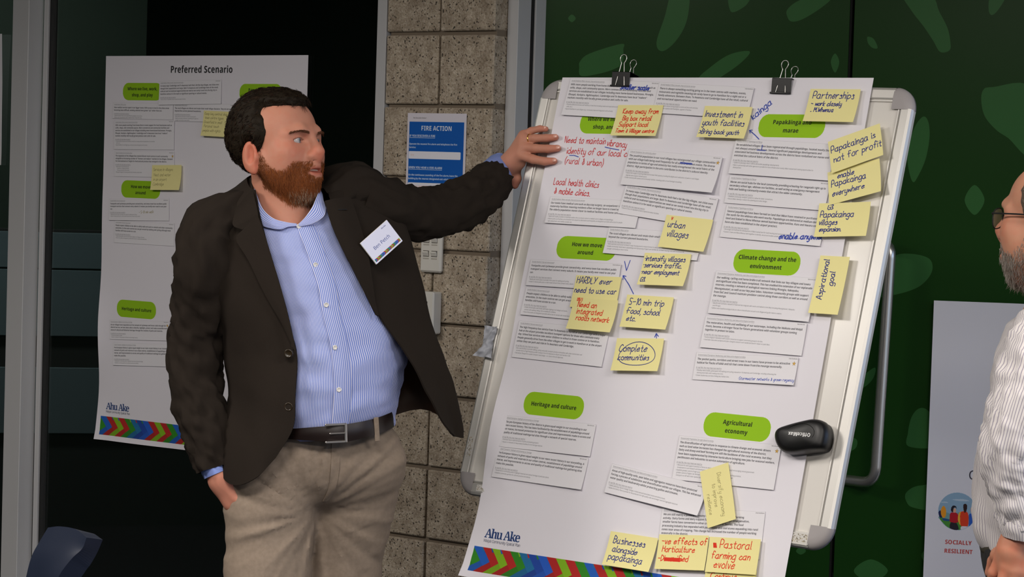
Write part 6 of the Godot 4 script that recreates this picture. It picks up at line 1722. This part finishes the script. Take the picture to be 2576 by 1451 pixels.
	var kx := Basis(Vector3.UP, deg_to_rad(14.0)) * Basis(Vector3.BACK, deg_to_rad(3.0))
	for q in [[Vector3(0, 0.0185, 0), Vector3(0.046, 0.005, 0.005)], [Vector3(0, -0.0185, 0), Vector3(0.046, 0.005, 0.005)], [Vector3(0.0215, 0, 0), Vector3(0.006, 0.042, 0.005)], [Vector3(0.004, 0.0, 0.0015), Vector3(0.036, 0.0035, 0.0035)]]:
		box(kb, q[0], q[1], 0.0016)
	part("buckle", commit(kb), mats.buckle, belt, Transform3D(kx, Vector3(0.1009, 1.0604, 0.166)))
	part("belt_loop", boxm(Vector3(0.012, 0.052, 0.004), 0.0012), mats.chino, trousers, Transform3D(Basis(Vector3.UP, deg_to_rad(38.0)) * Basis(Vector3.BACK, deg_to_rad(6.0)), Vector3(0.185, 1.067, 0.122)))
	# --- jacket ---
	var jacket := part("jacket", cloth([PackedVector3Array([Vector3(-0.0969, 1.5686, 0.055), Vector3(-0.11, 1.5749, 0.03), Vector3(-0.1187, 1.5874, 0.0), Vector3(-0.1206, 1.5959, -0.04), Vector3(-0.1031, 1.6052, -0.08), Vector3(-0.0613, 1.6109, -0.1), Vector3(-0.0083, 1.6064, -0.1), Vector3(0.034, 1.592, -0.07), Vector3(0.0531, 1.5754, -0.02), Vector3(0.0643, 1.5563, 0.03)]), PackedVector3Array([Vector3(-0.0795, 1.5123, 0.085), Vector3(-0.1296, 1.5317, 0.06), Vector3(-0.1927, 1.5138, 0.03), Vector3(-0.2303, 1.4888, 0.0), Vector3(-0.1921, 1.528, -0.07), Vector3(-0.0615, 1.549, -0.12), Vector3(0.0692, 1.6167, -0.12), Vector3(0.1272, 1.6387, -0.1), Vector3(0.1093, 1.6075, -0.05), Vector3(0.0801, 1.5168, 0.055)]), PackedVector3Array([Vector3(-0.0577, 1.4457, 0.115), Vector3(-0.1142, 1.4393, 0.1), Vector3(-0.1954, 1.4269, 0.06), Vector3(-0.2373, 1.4236, 0.0), Vector3(-0.1931, 1.4306, -0.1), Vector3(-0.0264, 1.4609, -0.15), Vector3(0.1414, 1.5018, -0.15), Vector3(0.2236, 1.5053, -0.1), Vector3(0.1768, 1.4799, 0.0), Vector3(0.1058, 1.4372, 0.085)]), PackedVector3Array([Vector3(-0.0325, 1.3668, 0.135), Vector3(-0.0929, 1.3558, 0.12), Vector3(-0.1707, 1.3467, 0.07), Vector3(-0.2049, 1.3423, 0.0), Vector3(-0.1687, 1.3386, -0.1), Vector3(-0.0061, 1.3545, -0.155), Vector3(0.1719, 1.3692, -0.15), Vector3(0.2652, 1.3752, -0.08), Vector3(0.2156, 1.3694, 0.02), Vector3(0.1491, 1.3662, 0.09)]), PackedVector3Array([Vector3(-0.0052, 1.284, 0.15), Vector3(-0.0722, 1.2725, 0.135), Vector3(-0.1428, 1.2619, 0.07), Vector3(-0.1698, 1.2565, 0.0), Vector3(-0.1311, 1.2514, -0.1), Vector3(0.0145, 1.2662, -0.15), Vector3(0.1835, 1.2759, -0.15), Vector3(0.2911, 1.2841, -0.07), Vector3(0.2526, 1.2841, 0.02), Vector3(0.1941, 1.2911, 0.095)]), PackedVector3Array([Vector3(0.0126, 1.2218, 0.16), Vector3(-0.0615, 1.2053, 0.14), Vector3(-0.1282, 1.1937, 0.07), Vector3(-0.1595, 1.196, 0.0), Vector3(-0.1206, 1.1897, -0.1), Vector3(0.0254, 1.195, -0.15), Vector3(0.1939, 1.2085, -0.16), Vector3(0.3142, 1.2144, -0.07), Vector3(0.2889, 1.2246, 0.02), Vector3(0.247, 1.2241, 0.09)]), PackedVector3Array([Vector3(0.0132, 1.1427, 0.172), Vector3(-0.0537, 1.1306, 0.155), Vector3(-0.116, 1.1181, 0.085), Vector3(-0.1481, 1.1224, 0.0), Vector3(-0.1096, 1.1059, -0.1), Vector3(0.0365, 1.1149, -0.15), Vector3(0.2136, 1.1465, -0.16), Vector3(0.3407, 1.1439, -0.08), Vector3(0.3165, 1.15, 0.0), Vector3(0.2895, 1.1492, 0.07)]), PackedVector3Array([Vector3(0.0107, 1.0715, 0.178), Vector3(-0.0544, 1.0473, 0.168), Vector3(-0.1166, 1.0317, 0.12), Vector3(-0.1603, 1.039, 0.04), Vector3(-0.1121, 1.0348, -0.1), Vector3(0.0482, 1.0447, -0.14), Vector3(0.2507, 1.1127, -0.15), Vector3(0.3629, 1.0675, -0.1), Vector3(0.3397, 1.0737, -0.03), Vector3(0.3197, 1.0844, 0.04)]), PackedVector3Array([Vector3(-0.0239, 1.0052, 0.176), Vector3(-0.0668, 0.9594, 0.172), Vector3(-0.1154, 0.9403, 0.14), Vector3(-0.1512, 0.9563, 0.07), Vector3(-0.1227, 0.9734, -0.09), Vector3(0.0852, 1.0201, -0.13), Vector3(0.2693, 1.0882, -0.15), Vector3(0.363, 1.0355, -0.1), Vector3(0.3516, 1.0396, -0.05), Vector3(0.3389, 1.0587, 0.02)])], 6, 6, 0.004, mats.jacket, mats.lining, 0.005, 9.0, Vector3(1.0, 0.8, 1.0), true), null, root)
	part("lapel", cloth([PackedVector3Array([Vector3(-0.0815, 1.5126, 0.107), Vector3(-0.0962, 1.5029, 0.11), Vector3(-0.1125, 1.4846, 0.111)]), PackedVector3Array([Vector3(-0.0673, 1.4795, 0.121), Vector3(-0.0944, 1.4727, 0.119), Vector3(-0.1268, 1.4631, 0.115)]), PackedVector3Array([Vector3(-0.0413, 1.4108, 0.143), Vector3(-0.0671, 1.4132, 0.139), Vector3(-0.0977, 1.4196, 0.131)]), PackedVector3Array([Vector3(-0.0137, 1.3308, 0.163), Vector3(-0.0345, 1.3384, 0.159), Vector3(-0.0584, 1.3481, 0.149)]), PackedVector3Array([Vector3(0.0041, 1.2671, 0.173), Vector3(-0.0065, 1.275, 0.17), Vector3(-0.0183, 1.2861, 0.164)]), PackedVector3Array([Vector3(0.0141, 1.225, 0.179), Vector3(0.0105, 1.2315, 0.178), Vector3(0.0059, 1.2413, 0.176)])], 5, 5, 0.0035, mats.jacket, mats.jacket, 0.0008, 14.0, Vector3.ONE, true), null, jacket)
	part("lapel", cloth([PackedVector3Array([Vector3(0.0574, 1.5505, 0.073), Vector3(0.0834, 1.5571, 0.057), Vector3(0.1091, 1.5603, 0.032)]), PackedVector3Array([Vector3(0.0743, 1.5046, 0.099), Vector3(0.1022, 1.5052, 0.085), Vector3(0.1321, 1.5039, 0.059)]), PackedVector3Array([Vector3(0.099, 1.4549, 0.117), Vector3(0.1255, 1.4512, 0.105), Vector3(0.1524, 1.4471, 0.085)]), PackedVector3Array([Vector3(0.1245, 1.4111, 0.125), Vector3(0.1446, 1.3986, 0.115), Vector3(0.1653, 1.3859, 0.1)]), PackedVector3Array([Vector3(0.1497, 1.3655, 0.129), Vector3(0.1623, 1.3536, 0.12), Vector3(0.1739, 1.3407, 0.109)]), PackedVector3Array([Vector3(0.1772, 1.3118, 0.123), Vector3(0.1796, 1.3109, 0.121), Vector3(0.1829, 1.3091, 0.118)])], 5, 5, 0.0035, mats.jacket, mats.jacket, 0.0008, 14.0), null, jacket)
	part("collar", cloth([PackedVector3Array([Vector3(-0.1142, 1.5953, -0.038), Vector3(-0.1267, 1.587, -0.043), Vector3(-0.1386, 1.5736, -0.043)]), PackedVector3Array([Vector3(-0.1063, 1.5792, 0.017), Vector3(-0.1217, 1.5658, 0.015), Vector3(-0.138, 1.548, 0.011)]), PackedVector3Array([Vector3(-0.0946, 1.5543, 0.073), Vector3(-0.1126, 1.541, 0.077), Vector3(-0.1355, 1.5206, 0.073)]), PackedVector3Array([Vector3(-0.0841, 1.5252, 0.101), Vector3(-0.1054, 1.5119, 0.105), Vector3(-0.1357, 1.493, 0.103)]), PackedVector3Array([Vector3(-0.0813, 1.5101, 0.108), Vector3(-0.0961, 1.5012, 0.11), Vector3(-0.1142, 1.4837, 0.111)])], 5, 5, 0.0035, mats.jacket, mats.jacket, 0.0008, 14.0, Vector3.ONE, true), null, jacket)
	var ab := mb()
	tube(ab, spline(PackedVector3Array([Vector3(-0.0932, 1.5007, -0.01), Vector3(-0.1405, 1.4962, 0.015), Vector3(-0.1803, 1.4677, 0.03), Vector3(-0.1919, 1.3988, 0.04), Vector3(-0.206, 1.3129, 0.02), Vector3(-0.2176, 1.2427, 0.01), Vector3(-0.2187, 1.1653, 0.02), Vector3(-0.2003, 1.0854, 0.04), Vector3(-0.1814, 1.027, 0.055), Vector3(-0.1605, 0.9659, 0.066)]), 9), spline1([0.040, 0.052, 0.064, 0.064, 0.059, 0.057, 0.053, 0.051, 0.049, 0.040], 9), spline1([0.055, 0.066, 0.078, 0.076, 0.068, 0.062, 0.058, 0.054, 0.050, 0.042], 9), 36, false, Vector3(1, 0, 0), 1.0, 1.0, 0.015, 17.0)
	ab.weld = 1
	part("sleeve", commit(ab), mats.jacket, jacket)
	ab = mb()
	tube(ab, spline(PackedVector3Array([Vector3(0.0517, 1.5361, -0.03), Vector3(0.107, 1.5706, -0.075), Vector3(0.1563, 1.5455, -0.1), Vector3(0.2113, 1.5287, -0.16), Vector3(0.2714, 1.5259, -0.23), Vector3(0.3236, 1.5393, -0.29), Vector3(0.3675, 1.5629, -0.345), Vector3(0.3992, 1.5912, -0.385), Vector3(0.4205, 1.614, -0.415)]), 9), spline1([0.045, 0.058, 0.064, 0.062, 0.057, 0.060, 0.057, 0.050, 0.0435], 9), spline1([0.055, 0.068, 0.076, 0.068, 0.060, 0.058, 0.054, 0.050, 0.044], 9), 36, false, Vector3(0, 1, 0), 1.0, 1.0, 0.012, 15.0)
	ab.weld = 1
	part("sleeve", commit(ab), mats.jacket, jacket)
	for q in [Vector3(-0.0025, 1.2273, 0.172), Vector3(0.0004, 1.1143, 0.17)]:
		part("button", disc(0.0095, 0.004), mats.horn, jacket, Transform3D(Basis(Vector3.UP, -0.2), q))
	part("buttonhole", boxm(Vector3(0.021, 0.002, 0.0015), 0.0005), mats.gasket, jacket, Transform3D(Basis(Vector3.UP, 0.5) * Basis(Vector3.BACK, 0.03), Vector3(0.0954, 1.5329, 0.072)))
	# --- name badge pinned to the jacket ---
	var im := page(260, 180, Color(0.88, 0.89, 0.97))
	centred(im, "sans", 34, 130, 102, "Ben Petch", Color(0.20, 0.27, 0.55))
	say(im, "bold", 12, 186, 24, "Ahu Ake", Color(0.35, 0.37, 0.55), 0.9)
	weave(im, Rect2(8, 148, 244, 22), 11)
	var bb := mb()
	quad(bb, Vector3(-0.0415, -0.0285, 0.002), Vector3(0.0415, -0.0285, 0.002), Vector3(0.0415, 0.0285, 0.002), Vector3(-0.0415, 0.0285, 0.002))
	bb.t = PackedVector2Array([Vector2(0, 1), Vector2(1, 1), Vector2(1, 0), Vector2(0, 0)])
	var bm := commit(bb)
	bb = mb()
	box(bb, Vector3.ZERO, Vector3(0.084, 0.058, 0.0035), 0.0008)
	commit(bb, bm)
	bm.surface_set_material(0, print_on(im, 0.35))
	bm.surface_set_material(1, mats.white_plastic)
	var bo := part("name_badge", bm, null, null, Transform3D(Basis(Vector3(0.6342, 0.61, -0.475), Vector3(-0.6106, 0.7721, 0.1763), Vector3(0.4743, 0.1782, 0.8621)), Vector3(-0.2833, 1.4654, -5.3741)))
	tag(bo, "white name badge with a coloured band pinned slanting to the dark jacket", "name badge")

func spline1(a: Array, steps: int) -> PackedFloat32Array:
	var p := PackedVector3Array()
	for x in a:
		p.append(Vector3(x, 0, 0))
	var o := PackedFloat32Array()
	for q in spline(p, steps):
		o.append(q.x)
	return o

func build_listener():
	var root := thing("person", "grey-bearded man in glasses and a striped shirt, cut by the frame, hand on hip", "person", Transform3D(Basis(), Vector3(0.9864, 0.0, -4.6)))
	var base := Color(0.46, 0.22, 0.14)
	var hx := Transform3D(Basis(Vector3.UP, deg_to_rad(-130.0)), Vector3(0.0074, 1.5688, 0.0))
	var hp := head_prims()
	var inv := hx.affine_inverse()
	var all := hp + [cap(inv * Vector3(0.0203, 1.505, 0.0), inv * Vector3(0.0322, 1.3956, 0.0), 0.055, 0.065, 0.03)]
	var b := mb()
	nets(b, all, Vector3(-0.11, -0.2, -0.125), Vector3(0.11, 0.13, 0.135), 0.0036, hx, func(p: Vector3) -> Color: return skin_dye(base, p))
	var scalp := surface_of(b, inv)
	var trunk := [
		cap(Vector3(0.0316, 1.4102, 0.0), Vector3(0.0337, 1.359, 0.0), 0.062, 0.08, 0.03), ell(Vector3(0.0364, 1.293, 0.0), Vector3(0.10, 0.14, 0.15), 0.05), ell(Vector3(0.0147, 1.1085, 0.0), Vector3(0.105, 0.2, 0.13), 0.08), ell(Vector3(0.0214, 0.9464, 0.0), Vector3(0.10, 0.12, 0.13), 0.06),
		cap(Vector3(-0.0251, 1.352, 0.14), Vector3(-0.0971, 1.171, 0.2), 0.045, 0.040, 0.02), cap(Vector3(-0.0971, 1.171, 0.2), Vector3(-0.0724, 1.0117, 0.19), 0.038, 0.029, 0.02),
		cap(Vector3(0.0796, 1.3342, -0.17), Vector3(0.1067, 1.1315, -0.22), 0.045, 0.040, 0.02), cap(Vector3(0.1067, 1.1315, -0.22), Vector3(0.0586, 0.9735, -0.18), 0.038, 0.029, 0.02),
		cap(Vector3(0.0039, 0.9581, 0.08), Vector3(0.0032, 0.5, 0.09), 0.085, 0.055, 0.03), cap(Vector3(0.0032, 0.5, 0.09), Vector3(0.0104, 0.08, 0.09), 0.05, 0.035, 0.02),
		cap(Vector3(0.0389, 0.9346, -0.08), Vector3(0.0427, 0.5, -0.09), 0.085, 0.055, 0.03), cap(Vector3(0.0427, 0.5, -0.09), Vector3(0.0502, 0.08, -0.09), 0.05, 0.035, 0.02),
	]
	nets(b, trunk, Vector3(-0.32, 0.0, -0.4), Vector3(0.4, 1.42, 0.4), 0.014, Transform3D(), func(_p: Vector3) -> Color: return base)
	# hand resting on the hip, thumb forward
	var w := Vector3(-0.0741, 1.0166, 0.19)
	var kn := [Vector3(-0.1049, 0.9674, 0.185), Vector3(-0.0975, 0.9558, 0.2), Vector3(-0.0842, 0.9499, 0.205), Vector3(-0.069, 0.9475, 0.2)]
	var hand_ := [cap(w, Vector3(-0.0885, 0.9836, 0.195), 0.029, 0.027, 0.015)]
	var ends := [[Vector3(-0.1156, 0.9414, 0.18), Vector3(-0.1159, 0.914, 0.165), Vector3(-0.108, 0.8939, 0.15)], [Vector3(-0.1047, 0.9251, 0.2), Vector3(-0.1031, 0.8987, 0.19), Vector3(-0.0951, 0.8786, 0.175)], [Vector3(-0.0871, 0.918, 0.205), Vector3(-0.0841, 0.8916, 0.195), Vector3(-0.0774, 0.8715, 0.18)], [Vector3(-0.0693, 0.9192, 0.2), Vector3(-0.065, 0.8985, 0.19), Vector3(-0.0609, 0.882, 0.18)]]
	for k in 4:
		hand_.append(cap(Vector3(-0.0842, 0.99, 0.19), kn[k], 0.020, 0.0125, 0.012))
		hand_ += [cap(kn[k], ends[k][0], 0.0115, 0.0102, 0.004), cap(ends[k][0], ends[k][1], 0.0102, 0.0095, 0.003), cap(ends[k][1], ends[k][2], 0.0095, 0.008, 0.003)]
	hand_ += [cap(Vector3(-0.083, 0.9936, 0.19), Vector3(-0.1024, 0.9685, 0.15), 0.018, 0.014, 0.01), cap(Vector3(-0.1024, 0.9685, 0.15), Vector3(-0.1065, 0.9538, 0.13), 0.013, 0.011, 0.006), cap(Vector3(-0.1065, 0.9538, 0.13), Vector3(-0.1109, 0.9319, 0.12), 0.011, 0.009, 0.004)]
	var c0 := Vector3(-0.0892, 0.9477, 0.17)
	nets(b, hand_, c0 - Vector3(0.07, 0.11, 0.08), c0 + Vector3(0.07, 0.10, 0.08), 0.003, Transform3D(), func(p: Vector3) -> Color: return base.lerp(Color(0.52, 0.16, 0.09), clampf(0.35 + 0.5 * creases.get_noise_3dv(p * 30.0), 0.0, 1.0)))
	part("body", commit(b), mats.skin, root)
	for s in [-1.0, 1.0]:
		part("eye", eyeball(Vector3(0.0, 0.0, 1.0), Color(0.10, 0.12, 0.12)), mats.eye, root, hx * Transform3D(Basis(), Vector3(0.0325 * s, 0.002, 0.0705)))
	var grey := [Color(0.10, 0.075, 0.055), Color(0.16, 0.125, 0.095), Color(0.24, 0.20, 0.165), Color(0.06, 0.042, 0.03)]
	add_hair(root, hx, [[-0.12, -0.075], [-0.06, -0.075], [-0.038, -0.040], [-0.030, 0.004], [-0.004, 0.008], [0.0, 0.3], [0.05, 0.3]], [[-0.034, -0.02], [-0.022, 0.018], [0.010, 0.028], [0.030, 0.034], [0.052, 0.036], [0.075, 0.030], [0.10, 0.01], [0.13, 0.0]], 0.009, grey, 7000, 0.020, 0.7)
	add_beard(root, hx, scalp, BEARD, 9000, 0.013, func(_p: Vector3) -> Color: return [Color(0.30, 0.26, 0.22), Color(0.44, 0.40, 0.36), Color(0.18, 0.14, 0.11)][rng.randi() % 3])
	# glasses, sitting on the nose
	var gl := thing("glasses", "thin dark-rimmed glasses worn by the grey-bearded man", "glasses", root.transform * hx)
	for s in [-1.0, 1.0]:
		var rim := PackedVector3Array()
		for k in 41:
			var a := TAU * k / 40.0
			var c := Vector2(signf(cos(a)) * pow(absf(cos(a)), 0.7), signf(sin(a)) * pow(absf(sin(a)), 0.7))
			rim.append(Vector3(s * 0.034 + c.x * 0.0265, -0.002 + c.y * 0.0185 - 0.002 * c.x * s, 0.106 - 0.010 * absf(s * 0.034 + c.x * 0.0265) / 0.06))
		var rb := mb()
		wire(rb, rim, 0.0011, 8)
		part("rim", commit(rb), mats.gasket, gl)
		var lb := mb()
		for k in 40:
			var q: int = lb.v.size()
			for x in [Vector3(s * 0.034, -0.002, 0.1015), rim[k], rim[k + 1]]:
				lb.v.append(x)
				lb.t.append(Vector2.ZERO)
			for x in 3:
				lb.i.append(q + x)
		part("lens", commit(lb), mats.clear, gl)
		var ab := mb()
		wire(ab, PackedVector3Array([Vector3(s * 0.060, 0.006, 0.097), Vector3(s * 0.074, 0.008, 0.090), Vector3(s * 0.081, 0.008, 0.03), Vector3(s * 0.083, 0.006, -0.012), Vector3(s * 0.080, -0.018, -0.030)]), 0.0016, 8)
		part("temple_arm", commit(ab), mats.gasket, gl)
	var br := mb()
	wire(br, PackedVector3Array([Vector3(-0.009, 0.002, 0.1035), Vector3(0, 0.005, 0.1065), Vector3(0.009, 0.002, 0.1035)]), 0.0012, 8)
	part("bridge", commit(br), mats.gasket, gl)
	# shirt: trunk and rolled sleeves
	var sb := mb()
	tube(sb, spline(PackedVector3Array([Vector3(0.0389, 1.4104, 0.0), Vector3(0.037, 1.3664, 0.0), Vector3(0.0297, 1.3148, 0.0), Vector3(0.0239, 1.2412, 0.0), Vector3(0.0144, 1.1527, 0.0), Vector3(0.0016, 1.0712, 0.0), Vector3(0.0055, 1.0123, 0.0), Vector3(0.0115, 0.9719, 0.0), Vector3(0.0136, 0.9572, 0.0)]), 8), spline1([0.060, 0.100, 0.112, 0.118, 0.120, 0.121, 0.121, 0.115, 0.108], 8), spline1([0.090, 0.175, 0.205, 0.200, 0.190, 0.185, 0.184, 0.176, 0.168], 8), 48, false, Vector3(1, 0, 0), 1.0, 1.0, 0.012, 12.0)
	sb.weld = 1
	scale_uv(sb, Vector2(1.0, 1.0))
	var shirt := part("shirt", commit(sb), mats.shirt2, root)
	for k in 2:
		var ab := mb()
		tube(ab, spline(PackedVector3Array([[Vector3(-0.022, 1.3953, 0.15), Vector3(-0.0507, 1.3405, 0.19), Vector3(-0.0758, 1.271, 0.21), Vector3(-0.0939, 1.2079, 0.215), Vector3(-0.0999, 1.158, 0.21), Vector3(-0.0861, 1.1015, 0.205), Vector3(-0.0689, 1.0485, 0.2), Vector3(-0.0626, 1.0311, 0.2)], [Vector3(0.0808, 1.381, -0.15), Vector3(0.0961, 1.3181, -0.19), Vector3(0.1061, 1.2403, -0.21), Vector3(0.1101, 1.1625, -0.22), Vector3(0.1039, 1.1083, -0.22), Vector3(0.0927, 1.0475, -0.21), Vector3(0.0751, 0.9957, -0.19), Vector3(0.072, 0.9802, -0.19)]][k]), 9), spline1([0.050, 0.062, 0.060, 0.056, 0.056, 0.050, 0.046, 0.044], 9), spline1([0.062, 0.070, 0.066, 0.060, 0.058, 0.052, 0.048, 0.046], 9), 32, false, Vector3(1, 0, 0), 0.40, 1.0, 0.011, 26.0)
		ab.weld = 1
		part("sleeve", commit(ab), mats.shirt2, shirt)
		ab = mb()
		tube(ab, PackedVector3Array([[Vector3(-0.0731, 1.0477, 0.2), Vector3(-0.0699, 1.0365, 0.2), Vector3(-0.0672, 1.0239, 0.2), Vector3(-0.0671, 1.013, 0.198)], [Vector3(0.0781, 0.9988, -0.19), Vector3(0.0755, 0.9865, -0.19), Vector3(0.0738, 0.9726, -0.19), Vector3(0.0728, 0.961, -0.19)]][k]), PackedFloat32Array([0.043, 0.046, 0.044, 0.040]), PackedFloat32Array([0.043, 0.046, 0.044, 0.040]), 28, false, Vector3(1, 0, 0), 0.3, 1.0, 0.004, 30.0)
		ab.weld = 1
		part("cuff", commit(ab), mats.shirt2, shirt)
	var tf := [ell(Vector3(0.0155, 0.9462, 0.0), Vector3(0.118, 0.11, 0.165), 0.04), cap(Vector3(-0.0024, 0.9442, 0.085), Vector3(0.0032, 0.45, 0.09), 0.098, 0.075, 0.03), cap(Vector3(0.0032, 0.45, 0.09), Vector3(0.0104, 0.06, 0.09), 0.075, 0.065, 0.02), cap(Vector3(0.0347, 0.9186, -0.085), Vector3(0.0427, 0.45, -0.09), 0.098, 0.075, 0.03), cap(Vector3(0.0427, 0.45, -0.09), Vector3(0.0502, 0.06, -0.09), 0.075, 0.065, 0.02)]
	var tb := mb()
	nets(tb, tf, Vector3(-0.2, 0.03, -0.22), Vector3(0.2, 1.0242, 0.22), 0.012, Transform3D(), null, func(d: float, p: Vector3) -> float: return maxf(d + 0.004 * creases.get_noise_3dv(p * 12.0), maxf(p.y - 0.9742, 0.035 - p.y)))
	tb.t = PackedVector2Array()
	part("trousers", commit(tb), mats.black_cloth, root)
	var eb := mb()
	var bp := PackedVector3Array()
	for k in 41:
		bp.append(Vector3(0.0147, 0.9668, 0.0) + Vector3(cos(TAU * k / 40.0) * 0.117, 0.0, sin(TAU * k / 40.0) * 0.166))
	var e1 := PackedFloat32Array()
	e1.resize(41)
	e1.fill(0.003)
	var e2 := PackedFloat32Array()
	e2.resize(41)
	e2.fill(0.017)
	tube(eb, bp, e1, e2, 10, false, Vector3(1, 0, 0))
	eb.weld = 1
	part("belt", commit(eb), plain(Color(0.16, 0.14, 0.09), 0.5), root)
	for s in [-1, 1]:
		var ft := [cap(Vector3(0.0303, 0.045, 0.0) + Vector3(0, 0, 0.09 * s), Vector3(-0.0651, 0.04, 0.0) + Vector3(0, 0, 0.09 * s - 0.08), 0.042, 0.036, 0.02)]
		var fb := mb()
		var cc: Vector3 = ft[0][1]
		nets(fb, ft, cc + Vector3(-0.2, -0.05, -0.16), cc + Vector3(0.08, 0.07, 0.08), 0.009, Transform3D(), null, func(d: float, p: Vector3) -> float: return maxf(d, 0.002 - p.y))
		fb.t = PackedVector2Array()
		part("shoe", commit(fb), mats.shoe, root)

func scale_uv(b: Dictionary, s: Vector2) -> void:
	for k in b.t.size():
		b.t[k] *= s
